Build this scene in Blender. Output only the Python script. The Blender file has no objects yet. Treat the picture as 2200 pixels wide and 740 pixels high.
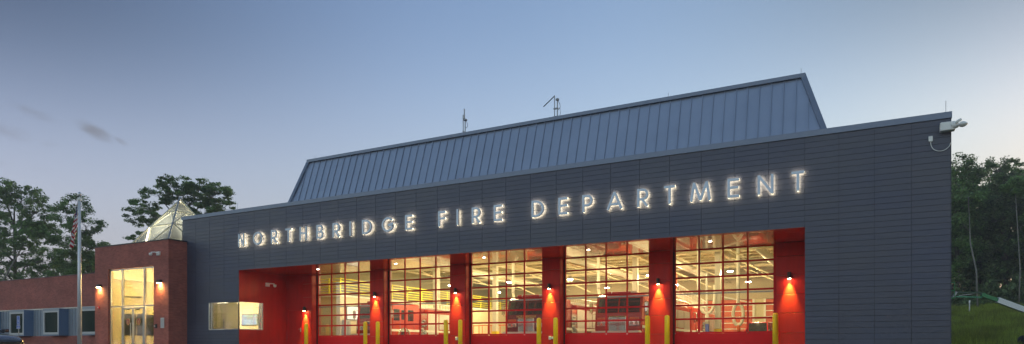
import bpy, math, random
import numpy as np
from mathutils import Vector, Matrix
R = math.radians
random.seed(7)
sc = bpy.context.scene
col = sc.collection

# ------------------------------------------------------------------ mesh helpers
class MB:
    def __init__(s): s.v = []; s.f = []
    def add(s, vs, fs):
        n = len(s.v); s.v += [tuple(v) for v in vs]; s.f += [tuple(i + n for i in f) for f in fs]; return s
    def box(s, x0, x1, y0, y1, z0, z1):
        vs = [(x, y, z) for z in (z0, z1) for y in (y0, y1) for x in (x0, x1)]
        return s.add(vs, [(0,2,3,1),(4,5,7,6),(0,1,5,4),(2,6,7,3),(0,4,6,2),(1,3,7,5)])
    def cbox(s, x0, x1, y0, y1, z0, z1, b=.03):
        """box with chamfered edges"""
        xs=(x0,x0+b,x1-b,x1); ys=(y0,y0+b,y1-b,y1); zs=(z0,z0+b,z1-b,z1)
        import itertools
        vs=[]; idx={}
        for ax in range(3):
            for sx in (0,1):
                for sy in (0,1):
                    for sz in (0,1):
                        p=[xs[(1,2)[sx]],ys[(1,2)[sy]],zs[(1,2)[sz]]]
                        p[ax]=(xs,ys,zs)[ax][(0,3)[(sx,sy,sz)[ax]]]
                        idx[(ax,sx,sy,sz)]=len(vs); vs.append(tuple(p))
        fs=[]
        for ax in range(3):
            for s0 in (0,1):
                q=[]
                for a,bb in ((0,0),(1,0),(1,1),(0,1)):
                    t=[0,0,0]; t[ax]=s0; o=[i for i in range(3) if i!=ax]; t[o[0]]=a; t[o[1]]=bb
                    q.append(idx[(ax,)+tuple(t)])
                if (s0==0) ^ (ax==1): q=q[::-1]
                fs.append(tuple(q))
        for e in range(3):   # edges along axis e
            o=[i for i in range(3) if i!=e]
            for a in (0,1):
                for bb in (0,1):
                    t0=[0,0,0]; t0[o[0]]=a; t0[o[1]]=bb; t1=t0[:]; t1[e]=1
                    fs.append((idx[(o[0],)+tuple(t0)],idx[(o[0],)+tuple(t1)],idx[(o[1],)+tuple(t1)],idx[(o[1],)+tuple(t0)]))
        for sx in (0,1):
            for sy in (0,1):
                for sz in (0,1):
                    fs.append((idx[(0,sx,sy,sz)],idx[(1,sx,sy,sz)],idx[(2,sx,sy,sz)]))
        return s.add(vs,fs)
    def tube(s, pts, r, n=8, r2=None, cap=True):
        pts = [Vector(p) for p in pts]; m = len(pts)
        rs = [r + ((r2 if r2 is not None else r) - r) * i / max(1, m - 1) for i in range(m)] if not isinstance(r, (list, tuple)) else r
        vs = []; 
        t0 = (pts[1]-pts[0]).normalized(); u = t0.orthogonal().normalized()
        for i, p in enumerate(pts):
            a = pts[max(0, i-1)]; b = pts[min(m-1, i+1)]; t = (b-a).normalized()
            u = (u - t*u.dot(t)).normalized(); w = t.cross(u)
            for k in range(n):
                an = 2*math.pi*k/n; vs.append(p + (u*math.cos(an) + w*math.sin(an))*rs[i])
        fs = [(i*n+k, i*n+(k+1)%n, (i+1)*n+(k+1)%n, (i+1)*n+k) for i in range(m-1) for k in range(n)]
        if cap: fs += [tuple(range(n))[::-1], tuple((m-1)*n+k for k in range(n))]
        return s.add(vs, fs)
    def lathe(s, prof, c=(0,0,0), n=20, axis='z'):
        vs=[]; m=len(prof)
        for r, z in prof:
            for k in range(n):
                a=2*math.pi*k/n; x,y=r*math.cos(a),r*math.sin(a)
                p=(x,y,z) if axis=='z' else ((z,x,y) if axis=='x' else (y,z,x))
                vs.append((c[0]+p[0],c[1]+p[1],c[2]+p[2]))
        fs=[(i*n+k,i*n+(k+1)%n,(i+1)*n+(k+1)%n,(i+1)*n+k) for i in range(m-1) for k in range(n)]
        fs+=[tuple(range(n))[::-1],tuple((m-1)*n+k for k in range(n))]
        return s.add(vs,fs)
    def prism(s, poly, a, b, plane='yz'):
        """poly points in the given plane extruded from a to b along the remaining axis"""
        n=len(poly); vs=[]
        for w in (a,b):
            for p,q in poly:
                vs.append({'yz':(w,p,q),'xz':(p,w,q),'xy':(p,q,w)}[plane])
        fs=[tuple(range(n))[::-1],tuple(range(n,2*n))]+[(i,(i+1)%n,n+(i+1)%n,n+i) for i in range(n)]
        return s.add(vs,fs)
    def quad(s,a,b,c,d): return s.add([a,b,c,d],[(0,1,2,3)])
    def bar(s, p, q, w, t, up=(0,0,1)):
        p=Vector(p); q=Vector(q); d=(q-p).normalized(); u=Vector(up); u=(u-d*u.dot(d)).normalized(); r=d.cross(u)
        vs=[]
        for e in (p,q):
            for a,b in ((-1,-1),(1,-1),(1,1),(-1,1)): vs.append(e+r*(a*w/2)+u*(b*t/2))
        return s.add(vs,[(0,3,2,1),(4,5,6,7),(0,1,5,4),(1,2,6,5),(2,3,7,6),(3,0,4,7)])
    def build(s, name, mat, parent=None, smooth=False, bevel=0, loc=None, label=None):
        me = bpy.data.meshes.new(name); me.from_pydata(s.v, [], s.f); me.update()
        import bmesh
        bm=bmesh.new(); bm.from_mesh(me); bmesh.ops.recalc_face_normals(bm,faces=bm.faces); bm.to_mesh(me); bm.free()
        if smooth:
            me.polygons.foreach_set('use_smooth',[True]*len(me.polygons))
        o = bpy.data.objects.new(name, me); col.objects.link(o)
        if mat: me.materials.append(mat)
        if parent: o.parent = parent
        if loc: o.location = loc
        if bevel:
            m=o.modifiers.new('b','BEVEL'); m.width=bevel; m.segments=2; m.limit_method='ANGLE'; m.angle_limit=R(40)
        if label: o['label']=label
        return o
def tag(o, label, cat, group=None, kind=None):
    if label: o['label']=label
    if cat: o['category']=cat
    if group: o['group']=group
    if kind: o['kind']=kind
    return o
def empty(name, loc, rz=0, label=None, cat=None, group=None):
    o=bpy.data.objects.new(name,None); col.objects.link(o); o.location=loc; o.rotation_euler=(0,0,rz); o.empty_display_size=.3
    return tag(o,label,cat,group)
def structure(o): o['kind']='structure'; return o
def copy_tree(o,parent=None):
    c=o.copy(); col.objects.link(c); c.parent=parent
    for ch in list(o.children): copy_tree(ch,c)
    return c
def shifted(root_loc):
    """MB whose input is in world metres and is stored relative to the root"""
    class S(MB):
        def add(s,vs,fs): return MB.add(s,[(v[0]-root_loc[0],v[1]-root_loc[1],v[2]-root_loc[2]) for v in vs],fs)
    return S
# ------------------------------------------------------------------ materials
def mat(name, c, rough=.5, metal=0, spec=.5, noise=0, nscale=4, bump=0, bscale=30, emit=None, estr=0, island=0, coat=0, stretch=(1,1,1)):
    m=bpy.data.materials.new(name); m.use_nodes=True; nt=m.node_tree; N=nt.nodes; L=nt.links; b=N['Principled BSDF']
    b.inputs['Roughness'].default_value=rough; b.inputs['Metallic'].default_value=metal
    b.inputs['Specular IOR Level'].default_value=spec; b.inputs['Coat Weight'].default_value=coat
    b.inputs['Base Color'].default_value=(*c,1)
    tc=N.new('ShaderNodeTexCoord'); mp=N.new('ShaderNodeMapping'); mp.inputs['Scale'].default_value=stretch
    L.new(tc.outputs['Object'],mp.inputs['Vector'])
    fac=None
    if noise or island:
        rgb=N.new('ShaderNodeHueSaturation'); rgb.inputs['Color'].default_value=(*c,1)
        src=None
        if noise:
            n=N.new('ShaderNodeTexNoise'); n.inputs['Scale'].default_value=nscale; n.inputs['Detail'].default_value=6; n.inputs['Roughness'].default_value=.6
            L.new(mp.outputs[0],n.inputs['Vector'])
            r=N.new('ShaderNodeMapRange'); r.inputs['From Min'].default_value=.3; r.inputs['From Max'].default_value=.7
            r.inputs['To Min'].default_value=1-noise; r.inputs['To Max'].default_value=1+noise
            L.new(n.outputs['Fac'],r.inputs['Value']); src=r.outputs[0]
        if island:
            g=N.new('ShaderNodeNewGeometry'); r2=N.new('ShaderNodeMapRange'); r2.inputs['To Min'].default_value=1-island; r2.inputs['To Max'].default_value=1+island
            L.new(g.outputs['Random Per Island'],r2.inputs['Value'])
            if src:
                mu=N.new('ShaderNodeMath'); mu.operation='MULTIPLY'; L.new(src,mu.inputs[0]); L.new(r2.outputs[0],mu.inputs[1]); src=mu.outputs[0]
            else: src=r2.outputs[0]
        L.new(src,rgb.inputs['Value']); L.new(rgb.outputs[0],b.inputs['Base Color'])
        rr=N.new('ShaderNodeMath'); rr.operation='MULTIPLY'; rr.inputs[1].default_value=rough; L.new(src,rr.inputs[0]); L.new(rr.outputs[0],b.inputs['Roughness'])
    if bump:
        n=N.new('ShaderNodeTexNoise'); n.inputs['Scale'].default_value=bscale; n.inputs['Detail'].default_value=4; L.new(mp.outputs[0],n.inputs['Vector'])
        bp=N.new('ShaderNodeBump'); bp.inputs['Strength'].default_value=bump; bp.inputs['Distance'].default_value=.02
        L.new(n.outputs['Fac'],bp.inputs['Height']); L.new(bp.outputs[0],b.inputs['Normal'])
    if emit:
        b.inputs['Emission Color'].default_value=(*emit,1); b.inputs['Emission Strength'].default_value=estr
    return m
def brick_mat(name, axis, c1=(.42,.12,.085), c2=(.30,.08,.06), mortar=(.3,.14,.11)):
    m=bpy.data.materials.new(name); m.use_nodes=True; nt=m.node_tree; N=nt.nodes; L=nt.links; b=N['Principled BSDF']
    tc=N.new('ShaderNodeTexCoord'); sp=N.new('ShaderNodeSeparateXYZ'); cb=N.new('ShaderNodeCombineXYZ'); L.new(tc.outputs['Object'],sp.inputs[0])
    L.new(sp.outputs[axis],cb.inputs[0]); L.new(sp.outputs[2],cb.inputs[1])
    br=N.new('ShaderNodeTexBrick'); L.new(cb.outputs[0],br.inputs['Vector']); br.inputs['Color1'].default_value=(*c1,1); br.inputs['Color2'].default_value=(*c2,1); br.inputs['Mortar'].default_value=(*mortar,1)
    br.inputs['Scale'].default_value=1; br.inputs['Brick Width'].default_value=.21; br.inputs['Row Height'].default_value=.075; br.inputs['Mortar Size'].default_value=.006
    n=N.new('ShaderNodeTexNoise'); n.inputs['Scale'].default_value=.9; n.inputs['Detail'].default_value=5; L.new(tc.outputs['Object'],n.inputs['Vector'])
    r=N.new('ShaderNodeMapRange'); r.inputs['From Min'].default_value=.3; r.inputs['From Max'].default_value=.7; r.inputs['To Min'].default_value=.8; r.inputs['To Max'].default_value=1.2; L.new(n.outputs['Fac'],r.inputs['Value'])
    h=N.new('ShaderNodeHueSaturation'); L.new(br.outputs['Color'],h.inputs['Color']); L.new(r.outputs[0],h.inputs['Value']); L.new(h.outputs[0],b.inputs['Base Color'])
    bp=N.new('ShaderNodeBump'); bp.inputs['Strength'].default_value=.5; bp.inputs['Distance'].default_value=.012; bp.invert=True
    n2=N.new('ShaderNodeTexNoise'); n2.inputs['Scale'].default_value=9; L.new(tc.outputs['Object'],n2.inputs['Vector'])
    ad=N.new('ShaderNodeMath'); ad.operation='ADD'; L.new(br.outputs['Fac'],ad.inputs[0]); L.new(n2.outputs['Fac'],ad.inputs[1])
    L.new(ad.outputs[0],bp.inputs['Height']); L.new(bp.outputs[0],b.inputs['Normal']); b.inputs['Roughness'].default_value=.85
    return m
def glass_mat(name, tint=(1,1,1), refl=1.0, rough=.02):
    m=bpy.data.materials.new(name); m.use_nodes=True; nt=m.node_tree; N=nt.nodes; L=nt.links; N.remove(N['Principled BSDF'])
    t=N.new('ShaderNodeBsdfTransparent'); t.inputs[0].default_value=(*tint,1); g=N.new('ShaderNodeBsdfGlossy'); g.inputs['Roughness'].default_value=rough
    f=N.new('ShaderNodeFresnel'); f.inputs[0].default_value=1.5; mu=N.new('ShaderNodeMath'); mu.operation='MULTIPLY'; mu.inputs[1].default_value=refl; L.new(f.outputs[0],mu.inputs[0])
    x=N.new('ShaderNodeMixShader'); L.new(mu.outputs[0],x.inputs[0]); L.new(t.outputs[0],x.inputs[1]); L.new(g.outputs[0],x.inputs[2]); L.new(x.outputs[0],N['Material Output'].inputs[0])
    return m
def emis(name,c,s):
    m=mat(name,(.8,.8,.8),emit=c,estr=s); return m
def leaf_mat(name,c,tr=.35,var=.45):
    m=bpy.data.materials.new(name); m.use_nodes=True; nt=m.node_tree; N=nt.nodes; L=nt.links; b=N['Principled BSDF']
    g=N.new('ShaderNodeNewGeometry'); rp=N.new('ShaderNodeMapRange'); rp.inputs['To Min'].default_value=1-var; rp.inputs['To Max'].default_value=1+var; L.new(g.outputs['Random Per Island'],rp.inputs['Value'])
    n=N.new('ShaderNodeTexNoise'); n.inputs['Scale'].default_value=.45; n.inputs['Detail'].default_value=2; tc=N.new('ShaderNodeTexCoord'); L.new(tc.outputs['Object'],n.inputs['Vector'])
    r=N.new('ShaderNodeMapRange'); r.inputs['From Min'].default_value=.35; r.inputs['From Max'].default_value=.65; r.inputs['To Min'].default_value=.7; r.inputs['To Max'].default_value=1.35; L.new(n.outputs['Fac'],r.inputs['Value'])
    mu=N.new('ShaderNodeMath'); mu.operation='MULTIPLY'; L.new(rp.outputs[0],mu.inputs[0]); L.new(r.outputs[0],mu.inputs[1])
    h=N.new('ShaderNodeHueSaturation'); h.inputs['Color'].default_value=(*c,1); L.new(mu.outputs[0],h.inputs['Value'])
    hm=N.new('ShaderNodeMapRange'); hm.inputs['To Min'].default_value=.485; hm.inputs['To Max'].default_value=.515; L.new(n.outputs['Fac'],hm.inputs['Value']); L.new(hm.outputs[0],h.inputs['Hue'])
    L.new(h.outputs[0],b.inputs['Base Color']); b.inputs['Roughness'].default_value=.6; b.inputs['Specular IOR Level'].default_value=.25
    t=N.new('ShaderNodeBsdfTranslucent'); L.new(h.outputs[0],t.inputs[0]); x=N.new('ShaderNodeMixShader'); x.inputs[0].default_value=tr
    L.new(b.outputs[0],x.inputs[1]); L.new(t.outputs[0],x.inputs[2]); L.new(x.outputs[0],N['Material Output'].inputs[0])
    return m
M={}
M['slate']=mat('slate cladding',(.055,.060,.094),rough=.46,spec=.6,noise=.2,nscale=.35,island=.07,bump=.12,bscale=60)
M['wall']=mat('building sheathing',(.03,.03,.034),rough=.8)
M['coping']=mat('coping metal',(.17,.2,.27),rough=.42,metal=.3,noise=.06,nscale=1.5)
M['standing']=mat('standing seam metal',(.29,.34,.45),rough=.42,metal=.3,noise=.06,nscale=.8,island=.05)
M['roofing']=mat('roof membrane',(.25,.25,.26),rough=.9,noise=.1)
M['red_panel']=mat('red metal panel',(.5,.022,.018),rough=.42,metal=0,noise=.13,nscale=1.6,stretch=(2,2,.5),coat=.0,spec=.2,bump=.02,bscale=1.2)
M['red_soffit']=mat('red soffit panel',(.55,.06,.02),rough=.2,metal=.0,noise=.05,nscale=1,coat=.8,spec=.9)
M['red_door']=mat('red door enamel',(.55,.006,.01),rough=.45,spec=.2,noise=.05,nscale=2)
M['brick_x']=brick_mat('red brick front',0); M['brick_y']=brick_mat('red brick side',1)
M['grey_band']=mat('grey wall panel',(.3,.33,.37),rough=.45,metal=.2,noise=.06,nscale=2)
M['blue_panel']=mat('blue metal panel',(.13,.21,.35),rough=.4,metal=.1,noise=.05)
M['white_frame']=mat('pale window frame',(.5,.5,.5),rough=.4,metal=.2)
M['alu']=mat('aluminium',(.55,.56,.57),rough=.3,metal=.8,noise=.05)
M['satin']=mat('satin aluminium',(.72,.73,.76),rough=.45,metal=.35)
M['steel']=mat('galvanised steel',(.35,.36,.38),rough=.5,metal=.6,noise=.15,nscale=10)
M['black']=mat('black powder coat',(.012,.012,.013),rough=.45)
M['yellow']=mat('yellow paint',(.9,.66,.012),rough=.4,noise=.07,nscale=5,bump=.03,bscale=8)
M['yellow_rail']=mat('yellow rail paint',(.75,.68,.02),rough=.4,noise=.05)
M['cream']=mat('cream painted wall',(.66,.58,.41),rough=.7,noise=.04,nscale=1)
M['lobby']=mat('lobby wall paint',(.78,.68,.42),rough=.7,noise=.04,nscale=1)
M['tan']=mat('rear bay wall',(.5,.42,.32),rough=.8,noise=.08,nscale=.6)
M['olive']=mat('upper bay wall',(.27,.24,.15),rough=.8,noise=.08,nscale=.6)
M['deck']=mat('ceiling deck',(.38,.31,.18),rough=.7,noise=.08,nscale=.7)
M['white']=mat('white enamel',(.8,.79,.75),rough=.4,noise=.04)
M['joist']=mat('painted joist',(.62,.55,.4),rough=.5,noise=.06)
M['floor']=mat('bay floor',(.28,.25,.2),rough=.25,noise=.15,nscale=1.2)
M['engine_red']=mat('engine red paint',(.5,.028,.008),rough=.25,coat=.25,noise=.03)
M['engine_shaded']=mat('engine red with painted shade',(.22,.008,.012),rough=.25,coat=.25,noise=.03)  # shade of the backlit cab painted into the red
M['chrome']=mat('chrome',(.75,.74,.72),rough=.12,metal=1)
M['shutter']=mat('roller shutter metal',(.6,.6,.6),rough=.35,metal=.7,bump=.3,bscale=3,stretch=(.1,.1,14))
M['rubber']=mat('tyre rubber',(.018,.018,.018),rough=.8,bump=.2)
M['rear_red']=mat('rear door orange red',(.62,.1,.035),rough=.5,noise=.05)
M['dark_glass']=mat('dark glazing',(.012,.014,.014),rough=.05,spec=.8)
M['gold']=mat('gold lettering',(.75,.45,.08),rough=.35,metal=.4)
M['stripe']=mat('white reflective stripe',(.8,.8,.78),rough=.4)
M['glass']=glass_mat('door glass',(.95,.96,.94),.4)
M['clear']=glass_mat('clear glass',(.95,.97,.95),.9)
M['pyr_glass']=glass_mat('pyramid glass',(.92,.97,.96),1.3,.05)
_n=M['pyr_glass'].node_tree; _o=_n.nodes['Material Output']; _s=_o.inputs[0].links[0].from_socket; _t=_n.nodes.new('ShaderNodeBsdfTranslucent'); _t.inputs[0].default_value=(.85,.88,.85,1); _x=_n.nodes.new('ShaderNodeMixShader'); _x.inputs[0].default_value=.05
_n.links.new(_s,_x.inputs[1]); _n.links.new(_t.outputs[0],_x.inputs[2]); _n.links.new(_x.outputs[0],_o.inputs[0])
M['hose']=mat('exhaust hose',(.85,.82,.72),rough=.6,bump=.6,bscale=2,stretch=(.1,.1,12))
M['blue']=mat('blue rubber',(.06,.1,.45),rough=.5)
M['orange']=mat('orange paint',(.75,.16,.03),rough=.45,noise=.05)
M['letter']=mat('brushed sign metal',(.42,.48,.56),rough=.42,metal=.6,noise=.04,nscale=12)
M['bark']=mat('bark',(.1,.085,.07),rough=.9,noise=.35,nscale=3,bump=.6,bscale=9,stretch=(1,1,.25))
M['pale_bark']=mat('pale birch bark',(.2,.19,.17),rough=.9,noise=.3,nscale=5,bump=.5,bscale=9,stretch=(1,1,.4))
M['leaf']=leaf_mat('broad leaf',(.16,.26,.085),tr=.5)
M['leaf_warm']=leaf_mat('young leaf',(.2,.27,.06),tr=.5)
M['leaf_dark']=leaf_mat('dark forest leaf',(.15,.22,.09),tr=.5)  # slightly darker green base colour of the wood's leaves
M['grass']=leaf_mat('tall grass',(.26,.31,.04),tr=.45)
M['lamp']=emis('lamp lens',(1,.86,.6),60)
M['sconce_lens']=emis('sconce lens',(1,.62,.25),55)
M['halo']=emis('letter back light',(1,.83,.5),6)
M['led']=emis('led strip',(1,.86,.6),3)
M['cove']=emis('cove light',(1,.8,.35),3)
M['ceiling_panel']=emis('ceiling light panel',(1,.84,.55),14)

# ------------------------------------------------------------------ camera, world, sun
H=0.10; PSI=R(27.65); CY=-26.1
cam_d=bpy.data.cameras.new('camera'); cam=bpy.data.objects.new('camera',cam_d); col.objects.link(cam)
cam.location=(0,CY,H); cam.rotation_euler=(R(90),0,PSI)
cam_d.sensor_width=36; cam_d.lens=36*1431/2200; cam_d.shift_y=(744-370)/2200; cam_d.clip_end=3000; cam_d.clip_start=.05
sc.camera=cam
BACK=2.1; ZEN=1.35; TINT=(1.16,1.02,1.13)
SUN_EL=R(2.2); SUN_AZ=R(62)          # azimuth counter-clockwise from +X, sun low behind the right end of the building
w=bpy.data.worlds.new('World'); sc.world=w; w.use_nodes=True; nt=w.node_tree; N=nt.nodes; L=nt.links; bg=N['Background']
sky=N.new('ShaderNodeTexSky'); sky.sky_type='NISHITA'; sky.sun_disc=False; sky.sun_elevation=SUN_EL; sky.sun_rotation=R(90)-SUN_AZ
sky.air_density=1.3; sky.dust_density=.6; sky.ozone_density=2.5
def math_node(op,a,b=None,c=None):
    n=N.new('ShaderNodeMath'); n.operation=op
    for i,v in enumerate((a,b,c)):
        if v is None: continue
        if isinstance(v,(int,float)): n.inputs[i].default_value=v
        else: L.new(v,n.inputs[i])
    return n.outputs[0]
tc=N.new('ShaderNodeTexCoord'); sp=N.new('ShaderNodeSeparateXYZ'); L.new(tc.outputs['Generated'],sp.inputs[0])
az=math_node('ARCTAN2',sp.outputs[1],sp.outputs[0]); el=math_node('ARCSINE',sp.outputs[2])
tot=None
for a0,e0,wa,we,st,tl in ((2.612,.266,.020,.0085,1.0,.35),(2.585,.2595,.010,.0045,.75,.3),(2.677,.277,.030,.008,.5,.25),(2.702,.252,.030,.012,.5,.1),(2.66,.2445,.016,.006,.38,0),(2.668,.214,.02,.006,.3,0),(2.712,.215,.02,.008,.35,0)):
    da=math_node('SUBTRACT',az,a0); de=math_node('SUBTRACT',math_node('SUBTRACT',el,e0),math_node('MULTIPLY',da,tl))
    q=math_node('ADD',math_node('POWER',math_node('ABSOLUTE',math_node('DIVIDE',da,wa)),2),math_node('POWER',math_node('ABSOLUTE',math_node('DIVIDE',de,we)),2))
    g=math_node('MULTIPLY',math_node('EXPONENT',math_node('MULTIPLY',q,-1)),st)
    tot=g if tot is None else math_node('MAXIMUM',tot,g)
cb=N.new('ShaderNodeCombineXYZ'); L.new(az,cb.inputs[0]); L.new(math_node('MULTIPLY',el,2.2),cb.inputs[1])
nz=N.new('ShaderNodeTexNoise'); nz.inputs['Scale'].default_value=55; nz.inputs['Detail'].default_value=6; L.new(cb.outputs[0],nz.inputs['Vector'])
cm=N.new('ShaderNodeMapRange'); cm.interpolation_type='SMOOTHSTEP'; cm.inputs['From Min'].default_value=.12; cm.inputs['From Max'].default_value=.75; cm.inputs['To Max'].default_value=.8
L.new(math_node('MULTIPLY',tot,math_node('ADD',nz.outputs['Fac'],.25)),cm.inputs['Value'])
# thin high haze: desaturates towards the horizon
hz=N.new('ShaderNodeMapRange'); hz.inputs['From Min'].default_value=-.02; hz.inputs['From Max'].default_value=.5; hz.inputs['To Min'].default_value=.78; hz.inputs['To Max'].default_value=.05; hz.interpolation_type='SMOOTHSTEP'
L.new(el,hz.inputs['Value'])
SKY=dict(node=sky)
hzmix=N.new('ShaderNodeMix'); hzmix.data_type='RGBA'; L.new(hz.outputs[0],hzmix.inputs['Factor']); L.new(sky.outputs[0],hzmix.inputs['A']); hzmix.inputs['B'].default_value=(.78,.88,.9,1)
clmix=N.new('ShaderNodeMix'); clmix.data_type='RGBA'; L.new(cm.outputs[0],clmix.inputs['Factor']); L.new(hzmix.outputs['Result'],clmix.inputs['A']); clmix.inputs['B'].default_value=(.38,.45,.44,1)
# sky gain added behind the camera and overhead to light the facade, darker blue high on the left
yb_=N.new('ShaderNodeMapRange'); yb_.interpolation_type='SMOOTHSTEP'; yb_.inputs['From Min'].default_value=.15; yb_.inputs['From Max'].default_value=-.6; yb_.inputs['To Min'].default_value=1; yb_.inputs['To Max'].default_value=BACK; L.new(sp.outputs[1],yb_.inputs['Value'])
zb_=N.new('ShaderNodeMapRange'); zb_.interpolation_type='SMOOTHSTEP'; zb_.inputs['From Min'].default_value=.45; zb_.inputs['From Max'].default_value=1; zb_.inputs['To Min'].default_value=1; zb_.inputs['To Max'].default_value=ZEN; L.new(sp.outputs[2],zb_.inputs['Value'])
ka=N.new('ShaderNodeMapRange'); ka.interpolation_type='SMOOTHSTEP'; ka.inputs['From Min'].default_value=R(122); ka.inputs['From Max'].default_value=R(162); L.new(az,ka.inputs['Value'])
ke=N.new('ShaderNodeMapRange'); ke.interpolation_type='SMOOTHSTEP'; ke.inputs['From Min'].default_value=R(9); ke.inputs['From Max'].default_value=R(25); L.new(el,ke.inputs['Value'])
kk=math_node('SUBTRACT',1,math_node('MULTIPLY',math_node('MULTIPLY',ka.outputs[0],ke.outputs[0]),.60))
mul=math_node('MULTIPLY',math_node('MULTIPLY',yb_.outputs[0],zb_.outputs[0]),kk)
tint=N.new('ShaderNodeVectorMath'); tint.operation='MULTIPLY'; L.new(clmix.outputs['Result'],tint.inputs[0]); 
ta=N.new('ShaderNodeMapRange'); ta.inputs['From Min'].default_value=R(85); ta.inputs['From Max'].default_value=R(155); L.new(az,ta.inputs['Value'])
tm=N.new('ShaderNodeMix'); tm.data_type='RGBA'; L.new(ta.outputs[0],tm.inputs['Factor']); tm.inputs['A'].default_value=(1.10,1.01,1.0,1); tm.inputs['B'].default_value=(1.15,1.03,1.28,1); L.new(tm.outputs['Result'],tint.inputs[1])
kr=N.new('ShaderNodeMapRange'); kr.interpolation_type='SMOOTHSTEP'; kr.inputs['From Min'].default_value=R(112); kr.inputs['From Max'].default_value=R(78); L.new(az,kr.inputs['Value'])
ke2=N.new('ShaderNodeMapRange'); ke2.interpolation_type='SMOOTHSTEP'; ke2.inputs['From Min'].default_value=R(14); ke2.inputs['From Max'].default_value=R(27); L.new(el,ke2.inputs['Value'])
bump_=math_node('MULTIPLY',math_node('EXPONENT',math_node('MULTIPLY',math_node('POWER',math_node('ABSOLUTE',math_node('DIVIDE',math_node('SUBTRACT',el,R(16)),R(8))),2),-1)),.14)
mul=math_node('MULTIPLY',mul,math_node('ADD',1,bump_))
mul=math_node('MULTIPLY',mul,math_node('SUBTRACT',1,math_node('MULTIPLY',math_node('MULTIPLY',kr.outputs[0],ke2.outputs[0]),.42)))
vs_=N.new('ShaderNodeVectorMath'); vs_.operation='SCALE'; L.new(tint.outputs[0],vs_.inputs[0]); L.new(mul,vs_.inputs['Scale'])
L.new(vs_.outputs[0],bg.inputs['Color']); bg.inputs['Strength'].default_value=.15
sun_d=bpy.data.lights.new('sun','SUN'); sun_d.energy=.45; sun_d.angle=R(10); sun_d.color=(1,.8,.62)
sun=bpy.data.objects.new('sun',sun_d); col.objects.link(sun)
sd=Vector((math.cos(SUN_AZ)*math.cos(SUN_EL),math.sin(SUN_AZ)*math.cos(SUN_EL),math.sin(SUN_EL))); sun.rotation_euler=sd.to_track_quat('Z','Y').to_euler(); sun.location=(0,0,40)
sc.view_settings.view_transform='Standard'; sc.view_settings.look='None'; sc.view_settings.gamma=1; sc.view_settings.exposure=1.93
sc.cycles.max_bounces=8; sc.cycles.diffuse_bounces=3; sc.cycles.transparent_max_bounces=16; sc.cycles.sample_clamp_indirect=4; sc.cycles.caustics_reflective=False; sc.cycles.caustics_refractive=False
sc.cycles.use_denoising=True

def point(name,loc,e,color=(1,.84,.58),r=.15,parent=None,spot=None,rot=None):
    d=bpy.data.lights.new(name,'SPOT' if spot else 'POINT'); d.energy=e; d.color=color; d.shadow_soft_size=r
    if spot: d.spot_size=R(spot); d.spot_blend=1.0
    o=bpy.data.objects.new(name,d); col.objects.link(o); o.location=loc
    if rot: o.rotation_euler=rot
    if parent: o.parent=parent
    return o

# ------------------------------------------------------------------ terrain
def sst(t): t=max(0,min(1,t)); return t*t*(3-2*t)
def gz(x,y):
    z=-1.45*sst((-y-2)/26)
    if y>18: z+= 4.55*sst((x-2.7)/3.6)*sst((y-27)/42)*(1 if y<62 else 1) - .0
    return z
def axis_pts(a,b,fine0,fine1,step):
    p=[]; x=fine0
    while x<=fine1: p.append(x); x+=step
    s=step; x=fine0
    while x>a: s*=1.35; x-=s; p.append(max(x,a))
    s=step; x=p[0]; x=fine1
    while x<b: s*=1.35; x+=s; p.append(min(x,b))
    return sorted(set(round(q,3) for q in p))
xs=axis_pts(-900,900,-60,40,1.5); ys=axis_pts(-900,900,-34,80,1.5)
g=MB(); g.add([(x,y,gz(x,y)-.05) for y in ys for x in xs],[(j*len(xs)+i,j*len(xs)+i+1,(j+1)*len(xs)+i+1,(j+1)*len(xs)+i) for j in range(len(ys)-1) for i in range(len(xs)-1)])
gm=mat('meadow soil and turf',(.09,.13,.025),rough=.9,noise=.35,nscale=.6,bump=.4,bscale=5)
structure(g.build('ground',gm,smooth=True))
def sheet(name,x0,x1,y0,y1,dz,m,n=40):
    s=MB(); ny=max(2,int((y1-y0)/1.0)); nx=2
    s.add([(x0+(x1-x0)*i/nx,y0+(y1-y0)*j/ny,gz(-5,y0+(y1-y0)*j/ny)+dz) for j in range(ny+1) for i in range(nx+1)],[(j*(nx+1)+i,j*(nx+1)+i+1,(j+1)*(nx+1)+i+1,(j+1)*(nx+1)+i) for j in range(ny) for i in range(nx)])
    return structure(s.build(name,m))
asph=mat('asphalt',(.05,.05,.052),rough=.85,noise=.25,nscale=2,bump=.4,bscale=80)
conc=mat('concrete apron',(.3,.29,.27),rough=.85,noise=.15,nscale=1.2,bump=.2,bscale=40)
sheet('parking_lot',-80,16,-60,-1.6,0,asph); sheet('concrete_apron',-33,.5,-9,3.42,.012,conc); sheet('pavement',-80,-33.01,-4.5,.7,.10,conc)

# ------------------------------------------------------------------ fire station
fs=empty('fire_station',(-16,0,0),label='long slate-grey fire station with red recessed bay doors and metal roof monitor',cat='fire station')
S=shifted((-16,0,0))
XL,XR=-35.92,2.61; RL,RR=-31.05,-1.79; SZ=4.375; CT=7.60; TOP=7.81; YB=37.0; YC=3.47; YD=3.9; PW=(RR-RL)/24; RH=.2016
WX0,WZ0,WZ1=-33.58,1.05,2.61; WY=1.73
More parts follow.
